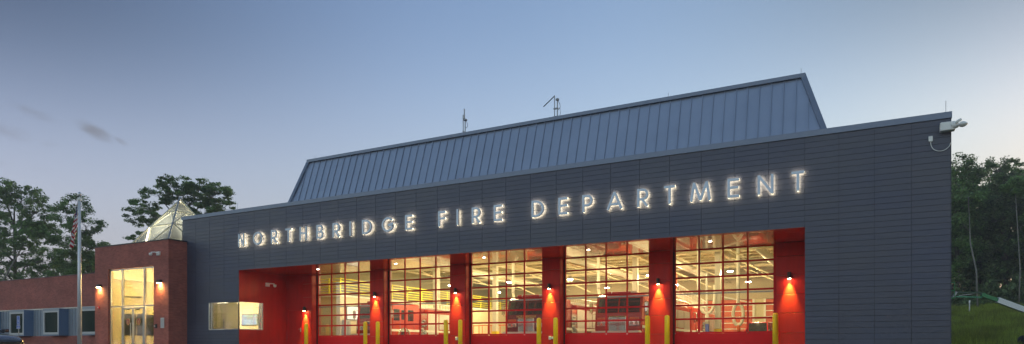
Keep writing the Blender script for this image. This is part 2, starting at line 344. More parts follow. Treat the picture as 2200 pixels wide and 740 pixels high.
# sheathing walls (thin solid walls, hollow inside)
s=S()
s.box(XL,RL-.035,.03,.25,WZ1,CT); s.box(XL,WX0,.03,.25,0,WZ1); s.box(WX0,RL-.035,.03,.25,0,WZ0)
s.box(RL-.035,RR+.035,.03,.25,SZ+.05,CT); s.box(RR+.035,XR,.03,.25,0,CT)
s.box(XR-.22,XR,.25,YB,0,CT)                       # right end
s.box(XL,XR-.22,YB-.22,YB,4.3,CT)                    # rear above doors
s.box(XL,XL+.22,6.5,YB-.22,0,CT); s.box(XL,XL+.22,.25,6.5,3.2,CT)
s.build('wall',M['wall'],fs)
# roof deck + inner ceiling
s=S(); s.box(XL,XR,.25,YB,7.22,7.35); s.build('roof',M['roofing'],fs)
s=S(); s.box(XL+.25,XR-.25,4.25,YB-.25,7.12,7.21); s.build('ceiling',M['deck'],fs)
# cladding panels
s=S()
rects=[(XL,WX0,-.2,WZ1),(WX0,RL,-.2,WZ0),(XL,RL,WZ1,CT),(RL,RR,SZ,CT),(RR,XR,-.2,CT)]
jx=[RL+PW*i for i in range(-4,25)]+[RR+1.1*i for i in range(1,5)]; jx[0]=XL; jx[-1]=XR
jz=[SZ+RH*k for k in range(-23,17)]
gp=.011
for i in range(len(jx)-1):
    for k in range(len(jz)-1):
        for (a,b,c,d) in rects:
            x0,x1,z0,z1=max(jx[i],a),min(jx[i+1],b),max(jz[k],c),min(jz[k+1],d)
            if x1-x0>.03 and z1-z0>.03:
                dy=random.uniform(-.002,.002)
                s.box(x0+gp/2,x1-gp/2,dy,.027,z0+gp/2,z1-gp/2)
s.build('cladding',M['slate'],fs)
# coping
s=S(); s.prism([(-.05,CT+.005),(-.05,TOP),(.45,TOP+.015),(.45,CT+.1),(.30,CT+.1),(.30,CT+.005)],XL-.03,XR+.04)
s.prism([(XR+.04,CT+.005),(XR+.04,TOP),(XR-.3,TOP+.015),(XR-.3,CT+.1)],.455,YB,'xz')
s.build('coping',M['coping'],fs)
# right side panels
s=S()
for k in range(len(jz)-1):
    for j in range(30):
        z0,z1=max(jz[k],-.3),min(jz[k+1],CT)
        if z1-z0>.03: s.box(XR+.003,XR+.027,.03+j*1.2187,.03+(j+1)*1.2187-gp,z0+gp/2,z1-gp/2)
s.build('side_cladding',M['slate'],fs)
# roof monitor
ry,rz=3.1,10.95; by,bz=1.9,7.36
tl,tr=-28.75,-2.07; bl,br=-29.72,-.92
m_=empty('roof_monitor',(0,0,0)); m_.parent=fs
v=[(bl,by,bz),(br,by,bz),(tr,ry,rz),(tl,ry,rz),(tl,ry+.5,rz),(tr,ry+.5,rz),(br,ry+7,bz),(bl,ry+7,bz)]
s=S(); s.add(v,[(0,1,2,3),(3,2,5,4),(4,5,6,7),(0,3,4,7),(1,6,5,2)]); s.build('metal_skin',M['standing'],m_)
s=S()
n=Vector((0,-(rz-bz),(ry-by))).normalized()
nseam=62
for i in range(nseam+1):
    x=bl+(br-bl)*i/nseam
    t1=1.0
    if x<tl: t1=(x-bl)/(tl-bl)
    if x>tr: t1=(br-x)/(br-tr)
    if t1<.06: continue
    p=Vector((x,by,bz)); q=Vector((x,by+(ry-by)*t1,bz+(rz-bz)*t1))
    s.bar(p+n*.025,q+n*.025,.035,.05,up=n)
s.build('standing_seam',M['standing'],m_)['kind']='stuff'
s=S()
s.bar((tl-.1,ry-.03,rz+.02),(tr+.1,ry-.03,rz+.02),.22,.16,up=(0,0,1)); s.box(tl-.1,tr+.1,ry+.09,ry+.55,rz+.0,rz+.09)
for a,b in (((bl,by,bz),(tl,ry,rz)),((br,by,bz),(tr,ry,rz))): s.bar(Vector(a)+n*.03,Vector(b)+n*.03+Vector((0,0,.06)),.2,.13,up=n)
s.build('ridge_trim',M['coping'],m_)
# recess: side walls, soffit, back wall
s=S()
s.box(RL-.03,RL,0.03,WY,WZ1,SZ); s.box(RL-.03,RL,0.03,WY,0,WZ0); s.box(RL-.03,RL,WY,YC,0,SZ)
s.build('recess_side_wall',M['red_panel'],fs)
S().box(RR,RR+.03,.03,YC,0,SZ).build('recess_side_wall',M['red_panel'],fs)
s=S()   # soffit panels with open joints
sx=[RL]+[-28.97+5.36*k-.47 +0 for k in range(0,6)]+[RR]
sx=[RL,-29.79,-24.43,-19.07,-13.71,-8.43,-3.1,RR]
sx2=[]
for a,b in zip(sx[:-1],sx[1:]):
    nn=max(1,round((b-a)/1.34)) if b-a>3 else 1
    sx2.append((a,b))
for a,b in sx2:
    for y0,y1 in ((.002,1.06),(1.07,2.28),(2.29,YD-.1)):
        s.box(a+.006,b-.006,y0,y1,SZ,SZ+.04)
s.build('soffit',M['red_soffit'],fs,bevel=.004)
OPX=[(-28.97+5.36*k,-24.55+5.36*k) for k in range(5)]
DT=SZ-.02
def panels(name,x0,x1,parent,holes=(),y=YC):
    s=S(); zz=[-.1,.64,1.47,2.23,3.02,3.81,SZ-.005]
    for z0,z1 in zip(zz[:-1],zz[1:]): s.cbox(x0+.004,x1-.004,y,y+.05,z0+.006,z1-.006,.006)
    return s.build(name,M['red_panel'],parent)
cx0=[(RL+.0,-30.85),(-29.66,OPX[0][0])]+[(OPX[k][1],OPX[k+1][0]) for k in range(4)]+[(OPX[4][1],RR)]
for i,(a,b) in enumerate(cx0):
    if i==0: continue
    panels('column',a,b,fs)
s=S(); s.box(RL,-30.85,YC,YC+.05,0,SZ-.005); s.box(-30.845,-29.665,YC,YC+.05,2.3,SZ-.005); s.build('recess_back_wall',M['red_panel'],fs)
s=S(); 
for i,(a,b) in enumerate(cx0):
    if i==0: a,b=RL,OPX[0][0]
    if i==1: continue
    s.box(a+.03,b-.03,YC+.055,4.2,-.1,SZ+.3)
s.box(XL+.25,XR-.25,4.0,4.2,SZ+.3,7.1); s.box(RR,XR-.25,4.0,4.2,0,SZ+.29); s.box(XL+.25,RL-.25,4.0,4.2,3.2,SZ+.29)
s.build('bay_front_wall',M['olive'],fs)
for k,(a,b) in enumerate(OPX):
    for q in ((a-.002,a+.028),(b-.028,b+.002)): S().box(*q,YC+.052,4.2,-.1,SZ-.006).build('door_jamb',M['red_panel'],fs)
# man door
d=S().cbox(-30.83,-29.68,YC+.012,YC+.06,0,2.27,.008).build('entry_door',M['red_panel'],fs)
s=S(); s.cbox(-29.86,-29.80,YC-.03,YC+.01,.95,1.2,.008); s.tube([(-29.83,YC-.03,1.12),(-29.83,YC-.07,1.12),(-29.95,YC-.07,1.12)],.012); s.build('handle',M['alu'],d)
s=S(); s.box(-30.85,-30.825,YC-.01,YC+.03,0,2.3); s.box(-29.685,-29.66,YC-.01,YC+.03,0,2.3); s.box(-30.824,-29.686,YC-.01,YC+.03,2.275,2.3); s.build('frame',M['red_door'],d)
# overhead doors
GZ0=.69; GH=(4.375-.69)/6
door_src=None
for k,(a,b) in enumerate(OPX):
    x0,x1=a+.14,b-.16
    x0=a+.14; cw=(x1-x0)/4
    D=empty('overhead_door',((a+b)/2,YD,0)); D.parent=fs; D.location=((a+b)/2+16,YD,0)
    T=shifted(((a+b)/2,YD,0))
    f=T()
    f.box(a+.03,x0,YD-.0,YD+.06,GZ0,SZ+.1); f.box(x1,b-.03,YD,YD+.06,GZ0,SZ+.1)
    for i in range(1,4): f.box(x0+cw*i-.036,x0+cw*i+.036,YD+.001,YD+.055,GZ0,SZ+.1)
    for j in range(0,7):
        z=GZ0+GH*j; hh=.04
        for i in range(4): f.box(x0+cw*i+(.037 if i else 0),x0+cw*(i+1)-(.037 if i<3 else 0),YD+.003,YD+.052,z-hh,z+hh)
        if 0<j<6: f.box(a+.03,b-.03,YD-.012,YD-.002,z-.006,z+.006)
    f.build('frame',M['red_door'],D)
    f=T(); f.box(x0,x1,YD+.025,YD+.033,GZ0,SZ); f.build('glass',M['glass'],D)
    f=T(); f.cbox(a+.03,b-.03,YD,YD+.06,-.02,GZ0-.043,.006)
    f.box(a+.05,b-.05,YD-.01,YD-.001,.3,.315)
    f.build('bottom_panel',M['red_door'],D)
    f=T(); f.box(a+.029,a+.095,YD-.03,YD-.001,-.02,SZ-.01); f.build('shadow_gap',M['black'],D)  # black strip standing in for the shadow gap beside the door
    f=T(); f.box(a+.06,b-.06,YD+.07,YD+.13,2.40,2.455); f.build('wind_bar',M['steel'],D)
    for xx in (a+.05,b-.09):
        f=T(); f.box(xx,xx+.04,YD+.14,YD+.2,0,4.3); f.tube([(xx+.02,YD+.17,4.3),(xx+.02,YD+.4,4.85),(xx+.02,YD+1.0,5.05),(xx+.02,YD+5,5.1)],.035,6); f.build('track',M['steel'],D)
# watch room
wr=empty('watch_room',(0,0,0)); wr.parent=fs
s=S(); by2=4.0; bx=-38.6; ch=2.9
s.box(bx,-31.25,by2-.02,by2+.1,0,3.2); s.box(bx-.1,bx,.35,by2,0,3.2); S().box(-31.25,-31.1,WY+.05,by2-.03,0,ch).build('inner_wall',M['cream'],wr)
s.build('inner_wall',M['cream'],wr)
S().box(XL+.3,WX0-.05,.26,.3,0,ch).build('inner_wall',M['cream'],wr)
s=S(); s.box(bx,-31.1,.3,by2-.03,ch,ch+.1); s.build('inner_ceiling',M['white'],wr)
s=S(); s.box(bx,-31.1,.3,by2-.03,-.02,.02); s.build('inner_floor',M['floor'],wr)
for q in ((-35.0,-33.8,1.2,1.6),(-33.0,-31.8,1.2,1.6),(-36.6,-35.6,2.6,3.0)): S().box(*q,ch-.04,ch-.01).build('ceiling_panel_light',M['ceiling_panel'],wr)
dd=S().cbox(-38.1,-36.95,by2-.07,by2-.025,0,2.28,.01).build('inner_door',mat('olive door paint',(.38,.33,.12),rough=.5),wr)
S().box(-37.22,-37.08,by2-.08,by2-.072,1.0,1.9).build('door_light',M['dark_glass'],dd)
scm=mat('map screen',(.05,.05,.05),rough=.2); nt2=scm.node_tree; b_=nt2.nodes['Principled BSDF']
vor=nt2.nodes.new('ShaderNodeTexVoronoi'); vor.inputs['Scale'].default_value=3.3; tcx=nt2.nodes.new('ShaderNodeTexCoord'); nt2.links.new(tcx.outputs['Object'],vor.inputs['Vector'])
cr=nt2.nodes.new('ShaderNodeValToRGB'); sp3=nt2.nodes.new('ShaderNodeSeparateColor'); nt2.links.new(vor.outputs['Color'],sp3.inputs[0]); nt2.links.new(sp3.outputs[0],cr.inputs[0])
els=cr.color_ramp.elements; els[0].color=(.3,.5,.75,1); els[1].color=(.7,.8,.9,1)
for p,c in ((.3,(.45,.62,.8,1)),(.6,(.6,.72,.7,1)),(.82,(.35,.5,.2,1))): e=els.new(p); e.color=c
nt2.links.new(cr.outputs[0],b_.inputs['Emission Color']); b_.inputs['Emission Strength'].default_value=.3
for x in (-34.6,-32.0): point('watch_room_fill',(x+16,.55,2.8),20,(1,.82,.55),.12,wr)  # unseen fills added to brighten the room besides the ceiling panels
point('watch_room_fill',(-34.5+16,2.9,2.8),22,(1,.82,.5),.12,wr); point('watch_room_fill',(-36.9+16,.9,2.1),34,(1,.82,.5),.15,wr)
tvp=S().cbox(-35.48,-33.95,by2-.1,by2-.04,1.42,2.16,.02).build('wall_screen',M['black'],wr)
S().box(-35.45,-33.98,by2-.106,by2-.102,1.46,2.12).build('display',scm,tvp)

ww=empty('watch_window',(0,0,0)); ww.parent=fs
s=S(); s.box(WX0+.01,RL-.02,.02,.032,WZ0,WZ1); s.box(RL-.022,RL-.012,.034,WY-.02,WZ0,WZ1); s.build('glass',M['clear'],ww)
s=S()
S().box(RL-.05,RL+.004,-.004,.05,WZ0,WZ1).build('corner_post',M['black'],ww)
s.box(WX0,WX0+.06,.0,.3,WZ0,WZ1); s.box(WX0+.2,WX0+.25,.0,.1,WZ0,WZ1); s.box(RL-.3,RL,WY-.06,WY,WZ0,WZ1); s.box(RL-.12,RL,WY-.24,WY-.2,WZ0,WZ1)
s.box(WX0+.06,RL-.05,.0,.25,WZ0-.02,WZ0+.03); s.box(RL-.25,RL+.003,.051,WY-.06,WZ0-.02,WZ0+.03)
s.build('frame',M['white_frame'],ww)
# entry bay interior
s=S(); s.box(XL+.25,XR-.25,4.25,YB-.25,-.05,.01); s.build('bay_floor',M['floor'],fs)
S().box(XL+.25,XL+.35,4.25,YB-.25,.01,7.1).build('bay_wall',M['cream'],fs); S().box(XR-.35,XR-.25,4.25,YB-.25,.01,7.1).build('bay_wall',M['cream'],fs)
rear=[(a,b) for a,b in OPX]; prev=XL+.36
for a,b in rear+[(XR-.36,None)]:
    S().box(prev,a,YB-.5,YB-.25,.01,4.29).build('bay_wall',M['cream'],fs); prev=b
S().box(-26.5,XR-.36,YB-.5,YB-.25,4.3,7.1).build('bay_wall',M['tan'],fs)
S().box(XL+.36,-26.505,YB-.5,YB-.25,4.3,7.1).build('bay_wall',M['olive'],fs)
S().box(XL+.351,XL+.38,4.3,YB-.51,3.7,7.09).build('bay_wall',M['olive'],fs)
for a,b in rear:
    D=empty('rear_door',(0,0,0)); D.parent=fs
    s=S()
    for j in range(2,8): s.cbox(a,b,YB-.56,YB-.52,.62+.53*(j-1),.62+.53*j-.07,.015)
    s.build('panel',M['rear_red'],D)
    s=S()
    for j in range(2,8): s.box(a,b,YB-.55,YB-.53,.62+.53*(j-1)-.068,.62+.53*(j-1)-.002)
    s.build('joint_strip',M['white'],D)
    S().box(a,b,YB-.55,YB-.52,.35,1.08).build('window',M['dark_glass'],D)
    S().box(a,b,YB-.55,YB-.50,.01,.345).build('bottom_panel',M['rear_red'],D)
    for q in (a-.09,b-.09): S().box(q,q+.18,YB-.62,YB-.5 if False else YB-.565,.01,4.3).build('post',M['white'],D)
# mezzanine
s=S(); s.box(XL+.36,-32.1,9.4,36.4,.01,3.55); s.build('mezzanine_block',M['cream'],fs)
s=S(); s.box(XL+.36,-32.02,9.32,36.4,3.552,3.68); s.build('mezzanine_deck',M['white'],fs)
rail=empty('mezzanine_railing',(0,0,0)); rail.parent=fs
s=S()
for j in range(6):
    z=3.85+j*.19
    s.box(XL+.4,-32.04,9.36,9.40,z-.026,z+.026); s.box(-32.08,-32.04,9.41,36.3,z-.026,z+.026)
s.build('bars',M['yellow_rail'],rail)
for x,y in [(-35.2,9.38),(-34.15,9.38),(-33.1,9.38)]+[(-32.06,9.38+1.93*i) for i in range(15)]:
    S().cbox(x-.035,x+.035,y-.035,y+.035,3.69,4.86,.006).build('post',M['yellow_rail'],rail)
# columns, girders, joists
for x in (-29.4,-24.08,-18.72,-13.36,-8.0,-2.6):
    c_=empty('bay_column',(x+16,17.2,0)); c_.parent=fs
    MB().cbox(-.17,.17,-.17,.17,1.2,6.5,.02).build('shaft',M['white'],c_)
    MB().cbox(-.22,.22,-.22,.22,.01,1.19,.02).build('yellow_base',M['yellow'],c_)
for x in (-29.4,-24.08,-18.72,-13.36,-8.0,-2.6):
    s=S()
    s.box(x-.12,x+.12,4.3,36.4,6.5,6.53); s.box(x-.12,x+.12,4.3,36.4,6.08,6.11); s.box(x-.015,x+.015,4.3,36.4,6.11,6.5)
    s.build('girder',M['joist'],fs)
for y in [5.5+1.75*i for i in range(18)]:
    s=S(); s.box(-35.6,2.2,y-.05,y+.05,7.02,7.09); s.box(-35.6,2.2,y-.05,y+.05,6.56,6.61)
    x=-35.4; up=False
    while x<2.0:
        s.bar((x,y,7.02 if up else 6.6),(x+.45,y,6.6 if up else 7.02),.03,.03); x+=.45; up=not up
    s.build('roof_joist',M['joist'],fs)
# ducts and pipes
for x,z,r in ((-27.3,5.95,.28),(-16.4,5.7,.24),(-11.2,5.85,.28),(-5.4,6.0,.25)):
    s=S(); s.tube([(x,7.5,z),(x,34,z)],r,14); s.tube([(x,12,z),(x+1.5,12.2,z+.1),(x+3.6,12.2,z+.1)],r*.6,10); s.build('duct',M['white'],fs,smooth=True)
s=S()
for x in (-30.5,-25.6,-21.3,-17.6,-14.9,-10.2,-6.7,-4.0): s.tube([(x,5,5.5+.1*(x%3)),(x,35,5.5+.1*(x%3))],.045,6)
for y in (9.5,14.6,23.2,31): s.tube([(-35,y,5.75),(2,y,5.75)],.05,6)
s.build('pipes',M['joist'],fs)
for x in (-28,-22.5,-17,-12,-6.5):
    for y in (13,21,29):
        s=S(); s.bar((x-1.3,y,6.1),(x+1.2,y+.6,4.9),.06,.06); s.bar((x+1.2,y+.6,4.9),(x+1.2,y+.6,6.5),.05,.05); s.build('brace',M['joist'],fs)
# soffit downlights
for x in (-26.73,-21.36,-16.07,-10.72,-5.44):
    o=empty('soffit_downlight',(x+16,1.68,SZ)); o.parent=fs
    MB().lathe([(.09,-.012),(.095,.0),(.09,.01)],n=16).build('rim',M['white'],o); MB().lathe([(.065,-.016),(.065,-.013)],n=16).build('lens',emis('downlight lens',(1,.9,.7),12) if x==-26.73 else bpy.data.materials['downlight lens'],o); point('downlight_beam',(0,0,-.04),95,(1,.84,.58),.05,o,spot=110)

# ------------------------------------------------------------------ building sign letters
W_=.115   # stroke width
def arc(cx,cy,rx,ry,a0,a1,n=14): return [(cx+rx*math.cos(R(a0+(a1-a0)*i/n)),cy+ry*math.sin(R(a0+(a1-a0)*i/n))) for i in range(n+1)]
def strokes(ch,w,h):
    t=.05
    if ch=='N': return [[(t,0),(t,h)],[(t,h-.03),(w-t,.03)],[(w-t,0),(w-t,h)]]
    if ch=='O': return [arc(w/2,h/2,w/2-t,h/2-t,90,450,30)]
    if ch=='R': r=h*.26; return [[(t,0),(t,h)],[(t,h-t)]+arc(w-t-r*1.05,h-t-r,r*1.0,r,90,-90)+[(t,h-t-2*r)],[(w*.42,h-t-2*r),(w-t,0)]]
    if ch=='P': r=h*.27; return [[(t,0),(t,h)],[(t,h-t)]+arc(w-t-r*1.0,h-t-r,r,r,90,-90)+[(t,h-t-2*r)]]
    if ch=='B': r=h*.215; q=(h-2*t-2*r)/2; return [[(t,0),(t,h)],[(t,h-t)]+arc(w-.04-t-r,h-t-r,r,r,90,-90)+[(t,h-t-2*r)],[(t,t+2*q)]+arc(w-t-q,t+q,q,q,90,-90)+[(t,t)]]
    if ch=='D': return [[(t,0),(t,h)],[(t,h-t)]+arc(w-t-(w*.62),h/2,w*.62,h/2-t,90,-90,18)+[(t,t)]]
    if ch=='G': return [arc(w/2,h/2,w/2-t,h/2-t,40,350,26)+[(w-t,h/2-.02),(w*.52,h/2-.02)]]
    if ch=='T': return [[(0,h-t),(w,h-t)],[(w/2,0),(w/2,h-t)]]
    if ch=='H': return [[(t,0),(t,h)],[(w-t,0),(w-t,h)],[(t,h*.52),(w-t,h*.52)]]
    if ch=='I': return [[(w/2,0),(w/2,h)]]
    if ch=='E': return [[(t,0),(t,h)],[(t,h-t),(w,h-t)],[(t,h*.52),(w*.96,h*.52)],[(t,t),(w,t)]]
    if ch=='F': return [[(t,0),(t,h)],[(t,h-t),(w,h-t)],[(t,h*.52),(w*.96,h*.52)]]
    if ch=='A': return [[(t*.6,0),(w/2,h-.02)],[(w/2,h-.02),(w-t*.6,0)],[(w*.24,h*.3),(w*.76,h*.3)]]
    if ch=='M': return [[(.04,0),(w*.2,h)],[(w*.2,h-.03),(w/2,.03)],[(w/2,.03),(w*.8,h-.03)],[(w*.8,h),(w-.04,0)]]
def ribbon(mb,pts,wd,y0,y1,x,z):
    closed=len(pts)>3 and abs(pts[0][0]-pts[-1][0])+abs(pts[0][1]-pts[-1][1])<1e-6
    P=[Vector(p) for p in pts]; n=len(P); out=[]
    for i in range(n):
        a=P[i-1] if i>0 else (P[-2] if closed else P[0]); b=P[i+1] if i<n-1 else (P[1] if closed else P[-1])
        t=(b-a).normalized(); m=Vector((-t.y,t.x))
        k=1.0
        if 0<i<n-1:
            t1=(P[i]-P[i-1]).normalized(); c_=max(.5,t.dot(t1)); k=1/c_
        out.append((P[i]+m*wd/2*k,P[i]-m*wd/2*k))
    vs=[]
    for l,r in out: vs+=[(x+l.x,y0,z+l.y),(x+r.x,y0,z+r.y),(x+r.x,y1,z+r.y),(x+l.x,y1,z+l.y)]
    fs_=[(4*i+k,4*i+(k+1)%4,4*i+4+(k+1)%4,4*i+4+k) for i in range(n-1) for k in range(4)]
    if not closed: fs_+=[(3,2,1,0),(4*n-4,4*n-3,4*n-2,4*n-1)]
    mb.add(vs,fs_)
LET=[('N',-30.92,-30.43),('O',-29.75,-29.03),('R',-28.36,-27.9),('T',-27.29,-26.85),('H',-26.25,-25.74),('B',-25.07,-24.6),('R',-23.97,-23.48),('I',-22.85,-22.74),('D',-22.04,-21.43),('G',-20.8,-20.07),('E',-19.39,-18.97),
('F',-17.49,-17.09),('I',-16.48,-16.37),('R',-15.66,-15.2),('E',-14.52,-14.1),('D',-12.64,-12.05),('E',-11.38,-10.96),('P',-10.29,-9.83),('A',-9.21,-8.56),('R',-7.94,-7.47),('T',-6.85,-6.42),('M',-5.84,-5.06),('E',-4.45,-4.03),('N',-3.38,-2.82),('T',-2.22,-1.79)]
LZ=5.665; LH=.72
sign=empty('building_sign',(-16,-.05,LZ),label='halo-lit metal lettering NORTHBRIDGE FIRE DEPARTMENT across the slate facade',cat='sign')
for ch,x0,x1 in LET:
    w_=x1-x0; mb=MB()
    for i,st in enumerate(strokes(ch,w_,LH)): ribbon(mb,st,.09,-.115-.0015*i,-.055+.001*i,0,0)
    o=mb.build('letter',M['letter'],sign,label='letter '+ch); o.location=(x0+16,0,0)
    mb=MB()
    for i,st in enumerate(strokes(ch,w_,LH)): ribbon(mb,st,.07,-.050-.001*i,-.044+.001*i,0,0)
    mb.build('back_light',M['halo'],o)
    mb=MB()
    st=strokes(ch,w_,LH)[0]
    for p in (st[0],st[len(st)//2] if len(st)>2 else st[1]): mb.tube([(p[0],-.05,min(max(p[1],.06),LH-.06)),(p[0],.05,min(max(p[1],.06),LH-.06))],.008,5)
    mb.build('standoff',M['alu'],o)

# ------------------------------------------------------------------ sconces
proto=None
def sconce_parts(o):
    MB().lathe([(.075,-.13),(.08,-.125),(.08,.12),(.075,.13)],c=(0,-.13,0),n=18).build('shade',M['black'],o)
    MB().cbox(-.05,.05,-.06,0,-.06,.06,.01).build('bracket',M['black'],o)
    MB().lathe([(.055,-.138),(.055,-.132)],c=(0,-.13,0),n=14).build('lens',M['sconce_lens'],o)
    point('sconce_beam',(0,-.13,-.16),190,(.9,1,.14),.03,o,spot=52,rot=(R(13),0,0))
    return o
SC=[(-29.42,2.32,'beside the red entry door','lowest'),(-24.12,3.0,'between the first and second bay doors from the watch room',''),(-18.78,3.0,'between the second and third bay doors from the watch room',''),(-13.4,3.0,'on the middle-right red pier beside the shade-darkened red engine front',''),(-8.05,3.0,'on the red pier between the last two bay doors',''),(-2.6,3.0,'on the wide red end pier right of the last bay','')]
for i,(x,z,wh,_) in enumerate(SC):
    if i==0:
        o=sconce_parts(empty('wall_sconce',(x,YC,z))); proto=o
    else: o=copy_tree(proto); o.location=(x,YC,z)
    tag(o,'black downlight '+wh,'wall lamp','downlights on the red piers')
def wedge_sconce(o):
    MB().prism([(0,.16),(-.13,.16),(-.2,-.02),(0,-.02)],-.16,.16).build('shade',M['black'],o,bevel=.006)
    MB().box(-.12,.12,-.16,-.03,-.03,-.023).build('lens',M['sconce_lens'],o)
    point('sconce_beam',(0,-.12,-.07),34,(1,.62,.2),.05,o,spot=150)
    return o
o=wedge_sconce(empty('wedge_sconce',(-42.08,-1.2,3.78))); tag(o,'dark wedge wall lamp on brick left of the lobby glazing','wall lamp','wedge lamps on the brick entrance'); p2=o
o=copy_tree(p2); o.location=(-36.2,-1.2,3.8); tag(o,'dark wedge wall lamp on brick between the lobby glazing and tower corner','wall lamp','wedge lamps on the brick entrance')

# ------------------------------------------------------------------ bollards
bo=empty('bollard',(-28.97,3.05,0)); MB().lathe([(.112,0),(.112,1.36),(.104,1.41),(.08,1.445),(.04,1.463),(.005,1.467)],n=24).build('sleeve',M['yellow'],bo,smooth=True)
MB().lathe([(.16,0),(.16,.02),(.12,.03)],n=20).build('collar',M['steel'],bo)
bl_lab=['yellow bollard in front of the entry-door sconce','yellow bollard at the right foot of the first bay door','yellow bollard at the left foot of the second bay door','yellow bollard at the right foot of the second bay door','yellow bollard at the left foot of the third bay door','yellow bollard at the right foot of the third bay door','yellow bollard at the left foot of the fourth bay door','yellow bollard at the right foot of the fourth bay door','yellow bollard at the left foot of the last bay door','yellow bollard at the right foot of the last bay door']
bxs=[-28.97]+sum([[c-.44,c+.44] for c in (-24.08,-18.72,-13.36,-8.0)],[])+[-3.1]
for i,x in enumerate(bxs):
    o=bo if i==0 else copy_tree(bo); o.location=(x,3.05,0); tag(o,bl_lab[i],'bollard','yellow bollards guarding the bay doors')
# outlets on piers
ob=None
for i,(x,z,lab) in enumerate(((-18.75,.5,'small white outlet cover on the pier between the second and third bay doors'),(-13.4,.5,'small white outlet cover on the pier between the third and fourth bay doors'))):
    if ob is None:
        ob=empty('outlet_cover',(x,YC,z)); MB().cbox(-.06,.06,-.07,0,-.09,.09,.015).build('cover',M['white'],ob); MB().cbox(.07,.19,-.06,0,-.06,.06,.015).build('knob',M['alu'],ob); o=ob
    else: o=copy_tree(ob); o.location=(x,YC,z)
    tag(o,lab,'outlet','outlet covers on the red piers')

# ------------------------------------------------------------------ security cameras
def ptz(o,arm):
    MB().cbox(-.12,.12,-.12,0,-.11,.11,.01).build('junction_box',M['white'],o)
    MB().tube([(0,-.12,.02),(.05*arm,-.25,.06),(.25*arm,-.35,.05)],.035,8).build('arm',M['white'],o)
    MB().lathe([(.03,.06),(.09,.04),(.1,0),(.09,-.06),(.05,-.11),(.01,-.12)],c=(.27*arm,-.36,-.03),n=16).build('dome',M['white'],o,smooth=True)
    return o
o=ptz(empty('security_camera',(-36.3,-1.2,5.5)),-1); tag(o,'white dome security camera high on the brick entrance tower','security camera')
o=ptz(empty('security_camera',(-32.75,YC,3.8)),1); o.location=(-31.05,2.0,3.72); o.rotation_euler=(0,0,R(90)); tag(o,'small white security camera on the red recess side wall','security camera')
o=empty('corner_camera',(2.4,-.0,7.28)); tag(o,'large white camera mount reaching past the slate roof corner','security camera')
MB().cbox(-.1,.32,-.28,-.003,-.14,.14,.02).build('junction_box',M['white'],o,label='pale box wrapping the corner')
MB().tube([(.26,-.2,.0),(.34,-.3,.0)],.11,14).build('hub',M['white'],o,smooth=True)
MB().tube([(.28,-.26,.02),(.38,-.34,.1),(.47,-.37,.13)],.045,12).build('arm',M['white'],o,smooth=True)
MB().lathe([(.03,.08),(.08,.06),(.14,.0),(.14,-.03),(.09,-.06),(.07,-.08),(.01,-.1)],c=(.5,-.38,-.03),n=20).build('dome',M['white'],o,smooth=True)
o=empty('conduit_box',(2.05,-.01,6.98)); tag(o,'small white box with looping cable below the corner camera','conduit box')
MB().cbox(-.06,.06,-.07,-.003,-.09,.09,.01).build('box',M['white'],o)
MB().tube([(.285-.285*math.cos(R(a)),-.045,-.08-.36*math.sin(R(a))**.8) for a in range(0,176,11)],.012,6).build('cable',M['white'],o)

# ------------------------------------------------------------------ roof antennas
def rod(x,y,z0,z1,lab):
    o=empty('lightning_rod',(x,y,z0)); MB().tube([(0,0,0),(0,0,z1-z0)],.008,5).build('spike',M['steel'],o); MB().lathe([(.05,0),(.05,.03),(.02,.06)],n=8).build('foot',M['steel'],o); tag(o,lab,'lightning rod','lightning rods along the roof edges')
rod(-31.4,.2,7.82,8.25,'thin rod on the slate parapet by the distant round tree'); rod(-28.5,3.3,11.0,11.35,'thin rod at the low-looking far end of the metal ridge'); rod(-7.57,3.3,11.0,11.35,'thin rod on the ridge between the hooked antenna and the high end')
rod(-2.15,3.3,11.0,11.4,'thin rod at the high end peak of the metal ridge'); rod(2.5,.2,7.82,8.25,'thin rod at the slate roof corner above the camera')
o=empty('antenna_mast',(-18.2,3.4,11.0)); tag(o,'upright pair of thin antenna masts with a coiled cable on the ridge','antenna')
MB().tube([(-.12,0,0),(-.12,0,1.12)],.024,8).build('mast',M['steel'],o); MB().tube([(.0,0,0),(.0,0,.8)],.03,8).build('mast',M['steel'],o)
MB().tube([(-.05,0,.85),(-.05,0,1.42)],.03,8).build('whip',M['steel'],o)
MB().cbox(-.13,-.03,-.05,.05,.9,1.1,.01).build('clamp',M['steel'],o)
MB().tube([(.0,0,.8),(.1,0,.72),(.16,0,.5),(.08,0,.42),(.0,0,.45)],.012,6).build('cable',M['black'],o)
MB().tube([(-.15,0,.28),(.35,0,.02)],.025,6).build('brace',M['steel'],o)
MB().lathe([(.04,0),(.1,.03),(.1,.07),(.03,.12)],c=(.02,0,.78),n=12).build('cap',M['steel'],o)
o=empty('antenna_mast',(-13.1,3.4,11.0)); tag(o,'hooked antenna mast with a slanting arm on the ridge','antenna')
MB().tube([(-.03,0,0),(-.03,0,1.22)],.024,8).build('mast',M['steel'],o); MB().tube([(.12,0,0),(.12,0,1.0)],.03,8).build('mast',M['steel'],o)
MB().tube([(-.03,0,1.2),(-.62,0,.78)],.028,8).build('arm',M['steel'],o)
MB().tube([(.12,0,.98),(.24,0,.8),(.27,0,.62),(.18,0,.5),(.1,0,.52)],.012,6).build('cable',M['black'],o)
MB().tube([(.25,0,.6),(.28,0,.3),(.2,0,.12)],.01,6).build('cable',M['black'],o)
for z in (.15,.55): MB().cbox(-.08,.17,-.05,.05,z,z+.06,.01).build('clamp',M['steel'],o)
MB().lathe([(.05,0),(.09,.02),(.09,.08),(.03,.12)],c=(.12,0,.95),n=12).build('cap',M['steel'],o)

